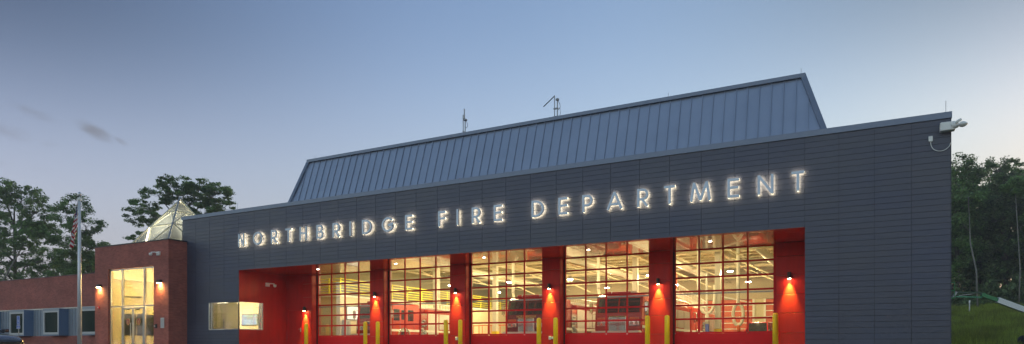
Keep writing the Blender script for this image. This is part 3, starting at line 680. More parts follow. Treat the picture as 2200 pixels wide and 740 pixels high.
# ------------------------------------------------------------------ brick entrance tower
TY=-1.2; TL,TR,TT=-42.61,-35.47,6.26; GX0,GX1,GT=-41.26,-36.82,4.84
tw=empty('entrance_tower',(-39,TY,0),label='square brick entrance tower with tall glowing lobby glazing',cat='building')
T=shifted((-39,TY,0))
s=T(); s.box(TL,GX0,TY,TY+.3,-.2,TT); s.box(GX1,TR,TY,TY+.3,-.2,TT); s.box(GX0,GX1,TY,TY+.3,GT,TT); s.build('front_wall',M['brick_x'],tw)
s=T(); s.box(TR-.3,TR-.001,TY+.3,-.003,-.2,TT-.002); s.box(TR-.3,TR-.001,-.003,.02,-.2,TT-.002); s.build('side_wall',M['brick_y'],tw)
s=T(); s.box(TL+.001,TL+.3,TY+.3,7,-.2,TT-.002); s.build('side_wall',M['brick_y'],tw)
s=T(); s.box(TL-.03,TR+.03,TY-.03,TY+.32,TT+.002,TT+.06); s.box(TR-.32,TR+.03,TY+.32,-.004,TT+.002,TT+.06); s.box(TL-.03,TL+.32,TY+.32,7,TT+.002,TT+.06); s.build('coping',M['black'],tw)
s=T(); s.box(TL+.3,TR-.3,TY+.3,-.004,TT-.3,TT-.1); s.box(TL+.3,XL-.02,0,7,TT-.3,TT-.1); s.build('roof',M['roofing'],tw)
# lobby
COVE=4.36; SL0,SL1,SLZ=.48,1.6,3.28; OW0,OW1,OW2=.3,1.2,3.2
lb=empty('lobby',(0,0,0)); lb.parent=tw
s=T(); LX=-42.25; LBY=6.0
s.box(TL+.31,LX,TY+.31,LBY,.02,5.7); s.build('inner_wall',M['lobby'],lb)
s=T(); s.box(LX,-38.8,LBY,LBY+.1,.02,5.7); s.build('back_wall',M['lobby'],lb)
s=T(); s.box(-38.8,-38.75,.3,LBY,.02,5.7); s.build('partition',M['lobby'],lb)
s=T(); s.box(-38.749,-35.8,.25,.3,.02,5.7); s.build('partition',M['lobby'],lb)
s=T(); s.box(LX,LX+.22,TY+.4,LBY-.01,COVE,COVE+.06); s.build('cove_ledge',M['lobby'],lb)
s=T(); s.box(LX+.05,LX+.15,TY+.5,LBY-.1,COVE+.065,COVE+.08); s.build('cove_strip',M['cove'],lb)
s=T(); s.box(TL+.31,TR-.31,TY+.31,.25,5.3,5.4); s.box(TL+.31,-38.8,.3,LBY,5.3,5.4); s.build('inner_ceiling',M['white'],lb)
s=T(); s.box(LX,-35.8,TY+.3,LBY,-.02,.02); s.build('inner_floor',M['floor'],lb)
s=T(); s.box(LX+.002,LX+.03,SL0,SL1,SLZ,SLZ+.07); s.build('linear_slot',M['black'],lb)
for a,b in ((OW0,OW1),(OW1+.08,OW2)):
    s=T(); s.box(LX+.002,LX+.04,a,b,.8,2.2); s.build('office_window',M['dark_glass'],lb)
for x,y,z,e in ((-41.2,-.72,5.15,230),(-38.2,-.72,5.15,230),(-36.2,-.6,2.6,120),(-40.2,3.2,4.2,230),(-39.5,1.3,3.4,120)): point('lobby_fill',(x+39,y-TY,z),e,(1,.76,.34),.3,lb)  # unseen fill lights added to brighten the lobby, no fixtures
# entry of glazing
gl=empty('lobby_glazing',(0,0,0)); gl.parent=tw
gy=TY+.12
s=T()
mx=[GX0,-40.03,-37.9,GX1]; fr=.045
for x in mx: 
    a=x if x!=GX1 else GX1-2*fr; a=a if x in (GX0,GX1) else x-fr
    s.box(a,a+2*fr,gy,gy+.12,0,GT)
for z in (2.52,GT-.06):
    for a,b in ((GX0+2*fr,-40.03-fr),(-40.03+fr,-37.9-fr),(-37.9+fr,GX1-2*fr)): s.box(a,b,gy+.002,gy+.118,z-.035,z+.035)
s.build('frame',M['alu'],gl)
s=T(); s.box(GX0+.05,GX1-.05,gy+.05,gy+.06,2.56,GT-.05); s.box(GX0+.05,-40.08,gy+.05,gy+.06,.02,2.48); s.box(-37.85,GX1-.05,gy+.05,gy+.06,.02,2.48); s.build('glass',M['clear'],gl)
badge_poly=[(-.13,.16),(0,.2),(.13,.16),(.16,.05),(.16,-.08),(.08,-.17),(0,-.22),(-.08,-.17),(-.16,-.08),(-.16,.05)]
for sgn,(a,b) in ((1,(-39.97,-38.99)),(-1,(-38.96,-37.96))):
    dz=empty('entrance_door',(0,0,0)); dz.parent=tw
    s=T(); w=.07
    s.box(a,a+w,gy,gy+.05,.05,2.46); s.box(b-w,b,gy,gy+.05,.05,2.46); s.box(a+w,b-w,gy,gy+.05,2.36,2.46); s.box(a+w,b-w,gy,gy+.05,.05,.2)
    s.build('frame',M['alu'],dz)
    s=T(); s.box(a+w,b-w,gy+.02,gy+.028,.2,2.36); s.build('glass',M['clear'],dz)
    xh=b-.12 if sgn>0 else a+.12
    s=T(); s.tube([(xh,gy,1.5),(xh,gy-.06,1.5),(xh,gy-.06,.55),(xh,gy,.55)],.016,8); s.build('handle',M['alu'],dz)
    s=T(); s.box((a+b)/2-.2,(a+b)/2+.2,gy-.03,gy-.002,2.28,2.34); s.build('closer',M['black'],dz)
    xm=(a+b)/2+.02; s=T(); s.prism([(xm+p*1.0,1.58+q*1.0) for p,q in badge_poly],gy+.006,gy+.016,'xz'); bd=s.build('badge',mat('badge gold',(.6,.35,.12),rough=.5) if sgn>0 else bpy.data.materials['badge gold'],dz)
    s=T(); s.prism([(xm+p*.84,1.58+q*.84) for p,q in badge_poly],gy-.0,gy+.004,'xz'); s.build('shield',mat('badge red',(.35,.04,.05),rough=.5) if sgn>0 else bpy.data.materials['badge red'],bd)
    s=T(); s.prism([(xm-.03,1.42),(xm+.03,1.42),(xm+.05,1.6),(xm,1.68),(xm-.05,1.6)],gy-.005,gy-.002,'xz'); s.build('emblem',bpy.data.materials['badge gold'],bd)
# fittings on brick
o=empty('intercom',(-36.57,TY,1.27)); MB().cbox(-.09,.09,-.06,0,-.12,.12,.01).build('housing',M['black'],o); MB().lathe([(.03,-.1),(.05,-.08),(.05,-.06)],c=(-.06,-0,0),n=10,axis='y').build('button',M['alu'],o); tag(o,'black intercom on brick beside the lobby doors','intercom')
o=empty('wall_plaque',(-36.0,TY,1.45)); MB().cbox(-.16,.16,-.03,0,-.3,.3,.008).build('plate',M['white_frame'],o)
s=MB()
for j in range(7): s.box(-.11,.11-.03*(j%3),-.034,-.031,.2-j*.065,.215-j*.065)
s.build('engraving',M['steel'],o); tag(o,'pale upright plaque on the brick tower corner','plaque')
o=empty('alarm_strobe',(-42.18,TY,2.5)); MB().cbox(-.08,.08,-.06,0,-.07,.07,.01).build('housing',mat('signal red',(.7,.02,.03),rough=.4),o); MB().lathe([(.03,-.08),(.04,-.065),(.04,-.06)],n=10,axis='y').build('lens',M['white'],o); tag(o,'small red alarm strobe under the left wedge lamp','alarm')

# ------------------------------------------------------------------ glass pyramid
A=Vector((-39.75,-.85,6.2)); B=Vector((-35.98,-.85,6.2)); C_=Vector((-35.98,3.3,6.2)); E_=Vector((-39.75,3.3,6.2)); AP=Vector((-37.75,1.22,9.27))
py=empty('glass_pyramid',(-37.8,1.2,6.2),label='lit glass pyramid skylight rising behind the brick tower',cat='skylight')
P_=shifted((-37.8,1.2,6.2))
for tri in ((A,B,AP),(B,C_,AP),(C_,E_,AP),(E_,A,AP)):
    cen=(tri[0]+tri[1]+tri[2])/3; nn=(tri[1]-tri[0]).cross(tri[2]-tri[0]).normalized()
    s=P_(); q=[p+(cen-p)*.015 for p in tri]; s.add([*q,*[p-nn*.012 for p in q]],[(0,1,2),(5,4,3),(0,3,4,1),(1,4,5,2),(2,5,3,0)]); s.build('glass_face',M['pyr_glass'],py)
s=P_()
for a,b in ((A,AP),(C_,AP),(E_,AP),(A,B),(B,C_),(C_,E_),(E_,A)): s.tube([a,b],.06,8)
for p,q,r_ in ((A,B,AP),(B,C_,AP),(C_,E_,AP),(E_,A,AP)):
    l1,l2=p.lerp(r_,.42),p.lerp(r_,.72); m1,m2=q.lerp(r_,.42),q.lerp(r_,.72); ba=p.lerp(q,.5); b1=p.lerp(q,.36)
    for a,b in ((l1,m1),(l2,m2),(l1,ba),(m1,ba),(l1,m2.lerp(l2,.5)),(m1,l2.lerp(m2,.5))): s.tube([a,b],.04,6)
s.build('frame',mat('warm painted steel',(.75,.68,.5),rough=.4),py)
s=P_()
l2=A.lerp(AP,.74); mb_=E_.lerp(C_,.62)
s.tube([E_.lerp(AP,.8),B.lerp(C_,.25)+Vector((0,0,.02))],.025,6); s.tube([A.lerp(AP,.4),A.lerp(B,.42)],.02,6); s.tube([A+(AP-A)*.03+Vector((.05,.05,-.02)),AP-Vector((.03,0,.1))],.02,6); s.tube([A.lerp(B,.2)+Vector((0,.06,0)),B.lerp(AP,.45)-Vector((.07,-.05,0))],.02,6); s.tube([C_-Vector((.1,.1,0)),AP-Vector((0,0,.12))],.02,6)
s.build('led_strip',M['led'],py)
s=P_(); s.tube([B+Vector((.02,-.07,0)),AP+Vector((.0,-.07,.1))],.045,8); s.build('mast',M['steel'],py,label='dark strut leaning up the near corner')
s=P_(); s.lathe([(.02,-.03),(.12,0),(.12,.1),(.02,.14)],c=AP,n=10); s.build('cap',M['steel'],py)
point('pyramid_light',(0,0,.5),130,(1,.9,.68),.3,py)

# ------------------------------------------------------------------ brick wing
wg=empty('brick_wing',(-60,.8,0),label='low brick wing with grey panel band and projecting windows',cat='building')
G=shifted((-60,.8,0)); WY0=.8; WL=-84.0; WR=TL-.002; bz0,bz1=.82,2.78
s=G(); s.box(WL,WR,WY0,WY0+.3,bz1,5.02); s.box(WL,WR,WY0,WY0+.3,-.2,bz0); s.build('front_wall',M['brick_x'],wg)
s=G(); s.box(WL,WL+.3,WY0+.3,8,-.2,5.0); s.build('side_wall',M['brick_y'],wg); s=G(); s.box(WL+.3,WR,7.7,8,-.2,5.0); s.build('rear_wall',M['brick_x'],wg)
s=G(); s.box(WL-.03,WR,WY0-.03,WY0+.34,5.022,5.08); s.build('coping',mat('dark red coping',(.12,.04,.04),rough=.5),wg)
s=G(); s.box(WL+.3,WR,WY0+.3,7.7,4.6,4.7); s.build('roof',M['roofing'],wg)
s=G(); s.box(WL,WR,WY0-.02,WY0+.02,bz1-.05,bz1+.03); s.build('flashing',M['alu'],wg)
s=G(); x=WL
while x<WR-.1:
    x2=min(x+.36,WR); s.box(x+.004,x2-.004,WY0+.03,WY0+.06,bz0,bz1-.052); s.box(x-.012,x+.003,WY0+.0,WY0+.06,bz0,bz1-.052); x=x2
s.build('panel_band',M['grey_band'],wg)
s=G(); s.box(WL,WR,WY0+.061,WY0+.25,bz0,bz1); s.build('backing',M['wall'],wg)
for i in range(9):
    x1=-53.64+4.45*(2-i)+ (0 if True else 0); x0=x1-1.98
    if x1>WR+.0: x1=x1
    b=empty('window_bay',(0,0,0)); b.parent=wg
    z0,z1=bz0+.02,bz1-.06; zf0,zf1=.93,2.56; y0=.2
    s=G(); s.box(x1-.03,x1,y0,WY0+.03,z0,z1); s.box(x0,x0+.03,y0,WY0+.03,z0,z1); s.box(x0+.03,x1-.03,y0,WY0+.03,z1-.03,z1); s.box(x0+.03,x1-.03,y0,WY0+.03,z0,z0+.03)
    s.build('side_panel',M['blue_panel'],b)
    s=G(); w=.14; X0,X1=x0+.031,x1-.031
    s.box(X0,X0+w,y0-.01,y0+.08,zf0,zf1); s.box(X1-w,X1,y0-.01,y0+.08,zf0,zf1); s.box(X0+w,X1-w,y0-.01,y0+.08,zf1-.1,zf1); s.box(X0+w,X1-w,y0-.01,y0+.08,zf0,zf0+.13)
    s.build('frame',M['white_frame'],b)
    s=G(); s.box(X0,X1,y0,y0+.06,zf1+.002,z1-.031); s.box(X0,X1,y0,y0+.06,z0+.031,zf0-.002); s.build('infill',M['grey_band'],b)
    s=G(); s.box(X0+w,X1-w,y0+.04,y0+.05,zf0+.13,zf1-.1); s.build('glass',mat('green tinted window',(.02,.035,.03),rough=.06,spec=.4) if i==0 else bpy.data.materials['green tinted window'],b)

# ------------------------------------------------------------------ flagpole, flag
fp=empty('flagpole',(-38.4,-4.5,-.05),label='tall silver flagpole with ball finial before the brick wing',cat='flagpole')
MB().tube([(0,0,0),(0,0,8.35)],.115,20,r2=.06).build('pole',M['satin'],fp,smooth=True)
MB().lathe([(.005,8.7),(.05,8.68),(.078,8.63),(.09,8.57),(.078,8.51),(.05,8.46),(.01,8.44)],n=16).build('finial',M['alu'],fp,smooth=True)
MB().lathe([(.09,8.22),(.1,8.24),(.1,8.36),(.09,8.38),(.02,8.4),(.02,8.46)],n=16).build('truck',M['white'],fp)
MB().tube([(-.1,-.05,1.2),(-.1,-.05,8.2)],.008,4).build('halyard',M['white'],fp)
MB().lathe([(.22,-.02),(.22,.05),(.14,.12)],n=20).build('base_collar',M['alu'],fp)
fm=bpy.data.materials.new('flag cloth'); fm.use_nodes=True; nt3=fm.node_tree; NN=nt3.nodes; LL=nt3.links; pb=NN['Principled BSDF']; pb.inputs['Roughness'].default_value=.8
uv=NN.new('ShaderNodeTexCoord'); sx_=NN.new('ShaderNodeSeparateXYZ'); LL.new(uv.outputs['UV'],sx_.inputs[0])
def mn(op,a,b=None):
    n_=NN.new('ShaderNodeMath'); n_.operation=op
    for i,v_ in enumerate((a,b)):
        if v_ is None: continue
        if isinstance(v_,(int,float)): n_.inputs[i].default_value=v_
        else: LL.new(v_,n_.inputs[i])
    return n_.outputs[0]
stripe=mn('LESS_THAN',mn('MODULO',mn('MULTIPLY',sx_.outputs[1],13),2),1)
canton=mn('MULTIPLY',mn('LESS_THAN',sx_.outputs[0],.4),mn('GREATER_THAN',sx_.outputs[1],6/13))
fu=mn('SUBTRACT',mn('FRACT',mn('MULTIPLY',sx_.outputs[0],15)),.5); fv=mn('SUBTRACT',mn('FRACT',mn('MULTIPLY',mn('SUBTRACT',sx_.outputs[1],6/13),9.3)),.5)
star=mn('LESS_THAN',mn('ADD',mn('POWER',mn('ABSOLUTE',fu),2),mn('POWER',mn('ABSOLUTE',fv),2)),.05)
m1=NN.new('ShaderNodeMix'); m1.data_type='RGBA'; LL.new(stripe,m1.inputs['Factor']); m1.inputs['A'].default_value=(.75,.75,.75,1); m1.inputs['B'].default_value=(.42,.012,.03,1)
m3=NN.new('ShaderNodeMix'); m3.data_type='RGBA'; LL.new(star,m3.inputs['Factor']); m3.inputs['A'].default_value=(.015,.025,.11,1); m3.inputs['B'].default_value=(.7,.7,.7,1)
m2=NN.new('ShaderNodeMix'); m2.data_type='RGBA'; LL.new(canton,m2.inputs['Factor']); LL.new(m1.outputs['Result'],m2.inputs['A']); LL.new(m3.outputs['Result'],m2.inputs['B']); LL.new(m2.outputs['Result'],pb.inputs['Base Color'])
# limp cloth: hoist edge on the pole, fly hanging down in folds
nu,nv=40,26; HO=1.15; FL=2.0
vs=[];uvs=[]
for j in range(nv+1):
    v_=j/nv
    for i in range(nu+1):
        u_=i/nu
        drop=FL*(1-(1-u_)**1.25)*.80*(1-.12*v_)
        out=.60*math.sin(min(1,u_*1.5)*math.pi/2)*(.35+.65*(1-v_))+.05*u_
        fold=.085*math.sin(u_*13+v_*5)*min(1,u_*3)+.03*math.sin(u_*27+v_*9)
        vs.append((-.1-out+.02*math.sin(v_*14+u_*6)*u_,fold,7.72-HO*(1-v_)*(1-.10*u_)-drop)); uvs.append((u_,v_))
me=bpy.data.meshes.new('flag'); fcs=[(j*(nu+1)+i,j*(nu+1)+i+1,(j+1)*(nu+1)+i+1,(j+1)*(nu+1)+i) for j in range(nv) for i in range(nu)]
me.from_pydata(vs,[],fcs); ul=me.uv_layers.new(name='UVMap')
for l in me.loops: ul.data[l.index].uv=uvs[l.vertex_index]
me.polygons.foreach_set('use_smooth',[True]*len(me.polygons)); me.materials.append(fm)
fo=bpy.data.objects.new('flag',me); col.objects.link(fo); fo.location=(-38.4,-4.5,.5); sm=fo.modifiers.new('t','SOLIDIFY'); sm.thickness=.006
tag(fo,'limp red, white and blue striped flag hanging down the pole','flag')

# ------------------------------------------------------------------ accessible parking sign
o=empty('parking_sign',(-45.9,-3.9,-.02),label='blue and white accessible parking sign on a thin post',cat='sign')
MB().box(-.025,.025,-.0,.03,0,1.95).build('post',M['steel'],o)
bluem=mat('sign blue',(.02,.1,.5),rough=.4)
def plate(name,z0,z1,w,m,y=-.01): return MB().prism([(-w+.03,z0),(w-.03,z0),(w,z0+.03),(w,z1-.03),(w-.03,z1),(-w+.03,z1),(-w,z1-.03),(-w,z0+.03)],y,y+.008,'xz').build(name,m,o)
a1=plate('plate',1.42,1.98,.17,M['stripe']); a2=plate('plate',1.18,1.40,.2,M['stripe'])
MB().box(-.15,.15,-.014,-.0105,1.44,1.96).build('field',bluem,a1); MB().box(-.18,.18,-.014,-.0105,1.2,1.38).build('field',bluem,a2)
s=MB(); ribbon(s,arc(-.01,1.66,.075,.075,150,350,12),.022,-.018,-.0145,0,0); ribbon(s,[(-.03,1.83),(-.02,1.69),(.05,1.69),(.08,1.6),(.11,1.6)],.026,-.019,-.015,0,0); s.lathe([(.025,-.019),(.025,-.015)],c=(-.035,0,1.87),n=10,axis='y'); ribbon(s,[(-.02,1.77),(.045,1.77)],.02,-.0195,-.0155,0,0)
s.build('wheelchair_symbol',M['stripe'],a1)
def text(body,size,loc,rot,m,parent,name='lettering',ext=.002,label=None,align='CENTER'):
    c=bpy.data.curves.new(name,'FONT'); c.body=body; c.size=size; c.extrude=ext; c.align_x=align; c.align_y='CENTER'; c.materials.append(m)
    t0=bpy.data.objects.new(name,c); me=bpy.data.meshes.new_from_object(t0); bpy.data.objects.remove(t0); t=bpy.data.objects.new(name,me); col.objects.link(t); t.location=loc; t.rotation_euler=rot; t.parent=parent
    return t
text('RESERVED',.045,(0,-.016,1.50),(R(90),0,0),M['stripe'],a1); text('VAN\nACCESSIBLE',.055,(0,-.016,1.29),(R(90),0,0),M['stripe'],a2)

# ------------------------------------------------------------------ wheels / vehicles
def wheel(parent,x,y,z,r,w,side,spokes=5,rimm='chrome',name='wheel'):
    o=empty(name,(x,y,z)); o.parent=parent
    MB().lathe([(r*.62,-w/2),(r*.9,-w/2),(r,-w/2+.04),(r,w/2-.04),(r*.9,w/2),(r*.62,w/2)],axis='x',n=28).build('tyre',M['rubber'],o,smooth=False)
    s=MB(); f=side*w/2
    s.lathe([(r*.6,f*.99),(r*.63,f*1.02),(r*.55,f*.9),(r*.52,f*.6),(r*.2,f*.75),(r*.16,f*1.05),(r*.02,f*1.08)],axis='x',n=24)
    for k in range(spokes):
        a=2*math.pi*k/spokes; s.bar((f*.85,math.cos(a)*r*.12,math.sin(a)*r*.12),(f*.93,math.cos(a)*r*.58,math.sin(a)*r*.58),.03,r*.13,up=(side,0,0))
    s.build('rim',M[rimm],o); return o
def engine(loc,label,paint='engine_red',length=9.3,word=None,rz=0,group='fire engines parked in the bays',ladder=True,number=None):
    o=empty('fire_engine',loc,rz,label,'fire engine',group); P=M[paint]; hw=1.24
    s=MB(); s.prism([(.02,.62),(-.0,1.0),(.02,1.55),(.05,1.75),(.30,2.62),(.5,2.74),(3.3,2.76),(3.3,.62)],-hw,hw); s.build('cab',P,o,bevel=.06)
    s=MB()
    for a,b in ((-1.1,-.035),(.035,1.1)):
        s.add([(a,.045,1.80),(b,.045,1.80),(b,.262,2.53),(a+.04 if a<0 else a,.262,2.53),(a,.075,1.80),(b,.075,1.80),(b,.29,2.53),(a,.29,2.53)],[(0,1,2,3),(7,6,5,4),(0,4,5,1),(1,5,6,2),(2,6,7,3),(3,7,4,0)])
    s.build('windshield',M['dark_glass'],o)
    s=MB(); 
    for a in (-.45,.45): s.bar((a-.35,.06,1.86),(a+.1,.13,2.18),.02,.015)
    s.build('wiper',M['black'],o)
    s=MB()
    for a,b in ((-.5,.5),): 
        s.cbox(a,b,-.09,.02,.78,1.62,.05)
    gr=s.build('grille',M['chrome'],o)
    s=MB()
    for j in range(15): s.box(-.43,.43,-.1,-.088,.83+j*.051,.83+j*.051+.033)
    s.build('slats',M['black'],gr)
    s=MB(); s.cbox(-hw-.02,hw+.02,-.5,-.02,.55,.86,.05); s.build('bumper',M['stripe'],o)
    MB().box(-hw+.1,hw-.1,-.507,-.502,.62,.72).build('bumper_trim',M['chrome'],o)
    for sd_ in (-1,1):
        h_=MB(); x=sd_*.86; h_.cbox(x-.28,x+.28,-.06,.02,1.12,1.38,.03); hl=h_.build('headlight',M['chrome'],o)
        for dx in (-.13,.13): MB().lathe([(.085,-.075),(.085,-.055)],c=(x+dx,0,1.25),n=14,axis='y').build('lamp',mat('headlamp glass',(.5,.5,.5),rough=.1) if 'headlamp glass' not in bpy.data.materials else bpy.data.materials['headlamp glass'],hl)
        MB().cbox(x-.25,x+.25,-.05,.02,1.42,1.55,.02).build('warning_light',M['orange'],o)
        # mirror
        mr=MB(); mr.tube([(sd_*hw,.3,2.3),(sd_*(hw+.22),.1,2.35),(sd_*(hw+.22),.1,1.75),(sd_*hw,.25,1.75)],.018,6); mr.cbox(sd_*(hw+.22)-.09,sd_*(hw+.22)+.09,.04,.13,1.82,2.3,.02); mr.build('mirror',M['chrome'],o)
        # side doors and glass
        X=sd_*(hw+.003)
        for y0,y1 in ((.45,1.25),(1.9,2.7)):
            dr=MB(); dr.box(min(X,X+sd_*.012),max(X,X+sd_*.012),y0,y1,.72,2.6); dd_=dr.build('cab_door',P,o)
            MB().box(min(X+sd_*.014,X+sd_*.02),max(X+sd_*.014,X+sd_*.02),y0+.1,y1-.1,1.68,2.38).build('window',M['dark_glass'],dd_)
            MB().tube([(X+sd_*.05,y1-.08,1.1),(X+sd_*.05,y1-.08,1.6)],.015,6).build('handle',M['chrome'],dd_)
        MB().box(min(X,X+sd_*.01),max(X,X+sd_*.01),1.35,1.8,1.75,2.35).build('side_window',M['dark_glass'],o)
        MB().box(min(X+sd_*.016,X+sd_*.022),max(X+sd_*.016,X+sd_*.022),.05,length-.1,1.0,1.14).build('stripe',M['stripe'],o)
        wheel(o,sd_*(hw-.16),1.6,.53,.53,.32,sd_)
        fx=X+sd_*.03; MB().tube([(fx,1.6+.66*math.cos(R(a)),.53+.66*math.sin(R(a))) for a in range(0,181,12)],.055,6).build('fender',M['chrome'],o,smooth=True)
        wheel(o,sd_*(hw-.16),length-2.6,.53,.53,.34,sd_)
        if length>9.8: wheel(o,sd_*(hw-.16),length-1.4,.53,.53,.34,sd_)
        # rear body compartments
        yb=4.2; ww_=(length-yb-.1)/4
        for k in range(4):
            z0=1.2 if k in (1,2) else .68
            MB().cbox(min(X,X+sd_*.02),max(X,X+sd_*.02),yb+.05+k*ww_,yb+ww_*(k+1)-.05,z0,2.25 ,.008).build('roller_shutter',M['shutter'],o)
        # pump panel
        MB().box(min(X,X+sd_*.015),max(X,X+sd_*.015),3.38,4.12,.7,2.3).build('pump_panel',M['chrome'],o)
        s=MB()
        for (yy,zz,rr) in ((3.55,1.15,.12),(3.85,1.0,.14),(3.6,.85,.08),(3.95,1.5,.07),(3.55,1.6,.08),(3.75,1.75,.06),(3.7,1.4,.06)): s.lathe([(rr,X+sd_*.0),(rr,X+sd_*.09),(rr*.6,X+sd_*.12)],c=(0,yy,zz),n=12,axis='x')
        s.build('pump_valves',M['steel'],o)
    s=MB(); s.cbox(-hw,hw,4.18,length,.66,2.5,.03); s.cbox(-hw+.25,hw-.25,3.3,4.2,.66,2.55,.03); s.build('body',P,o)
    s=MB(); s.box(-1.1,1.1,.3,length-.3,.35,.66); s.build('chassis',M['black'],o)
    s=MB(); s.cbox(-.85,.85,.55,.85,2.76,2.92,.04); s.build('light_bar',M['stripe'],o)
    s=MB(); s.cbox(-.5,.5,.52,.86,2.78,2.9,.03); s.cbox(-.82,-.55,.52,.87,2.77,2.91,.03); s.build('beacon',mat('beacon lens',(.6,.03,.02),rough=.15) if 'beacon lens' not in bpy.data.materials else bpy.data.materials['beacon lens'],o)
    if ladder:
        s=MB(); x=hw-.15
        for z in (2.58,2.9): s.tube([(x,3.6,z),(x,length-.3,z)],.03,6)
        for k in range(int((length-4)/.35)): s.tube([(x,3.8+k*.35,2.58),(x,3.8+k*.35,2.9)],.016,5)
        s.build('ladder',M['alu'],o)
    s=MB(); s.cbox(-1.0,.9,4.4,length-.4,2.5,2.7,.05); s.build('hose_bed',M['stripe'],o)
    if word: text(word,.17,(0,-.012,1.69),(R(86),0,0),M['gold'],o)
    return o
engine((-26.75,6.3,.01),'red fire engine with its cab front behind the first bay door','engine_red',9.6)
engine((-16.05,6.2,.01),'red fire engine coloured dark by painted shade, with gold town lettering on its cab front','engine_shaded',9.3,'NORTHBRIDGE')
engine((-10.95,6.4,.01),'red fire engine with tall chrome grille, whole front seen in the fourth bay','engine_red',10.6)
lt=engine((-11.2,18.6,.01),'red ladder truck with orange basket parked behind the front engine','engine_red',10.8)
s=MB()
for sx_ in (-.35,.35):
    for z in (3.1,3.55): s.tube([(sx_,9.5,z),(sx_,-.2,z+.7)],.045,6)
for k in range(18): s.tube([(-.35,9.3-k*.52,3.12+k*.037),(.35,9.3-k*.52,3.12+k*.037)],.02,5); s.bar((-.35,9.3-k*.52,3.12+k*.037),(-.35,9.05-k*.52,3.57+k*.037),.03,.03); s.bar((.35,9.3-k*.52,3.12+k*.037),(.35,9.05-k*.52,3.57+k*.037),.03,.03)
s.build('aerial_ladder',M['white'],lt)
s=MB(); s.cbox(-1.3,.35,-1.2,-.3,3.85,3.95,.02)
for x in (-1.3,-.75,-.2,.33):
    for y in (-1.2,-.3): s.cbox(x-.03,x+.03,y-.03,y+.03,3.95,4.9,.008)
for z in (4.3,4.6,4.9): s.box(-1.3,.35,-1.22,-1.18,z-.025,z+.025); s.box(-1.3,.35,-.32,-.28,z-.025,z+.025)
s.cbox(-1.2,-.6,-1.25,-1.15,4.0,4.75,.02); s.cbox(-.45,.1,-1.25,-1.15,4.0,4.75,.02); s.build('basket',M['orange'],lt)
engine((-21.4,19.5,.01),'red fire engine parked deep in the second bay','engine_red',9.3)
engine((-5.6,18.5,.01) if False else (-15.9,20,.01),'red fire engine parked deep behind the gold-lettered engine','engine_red',9.0)

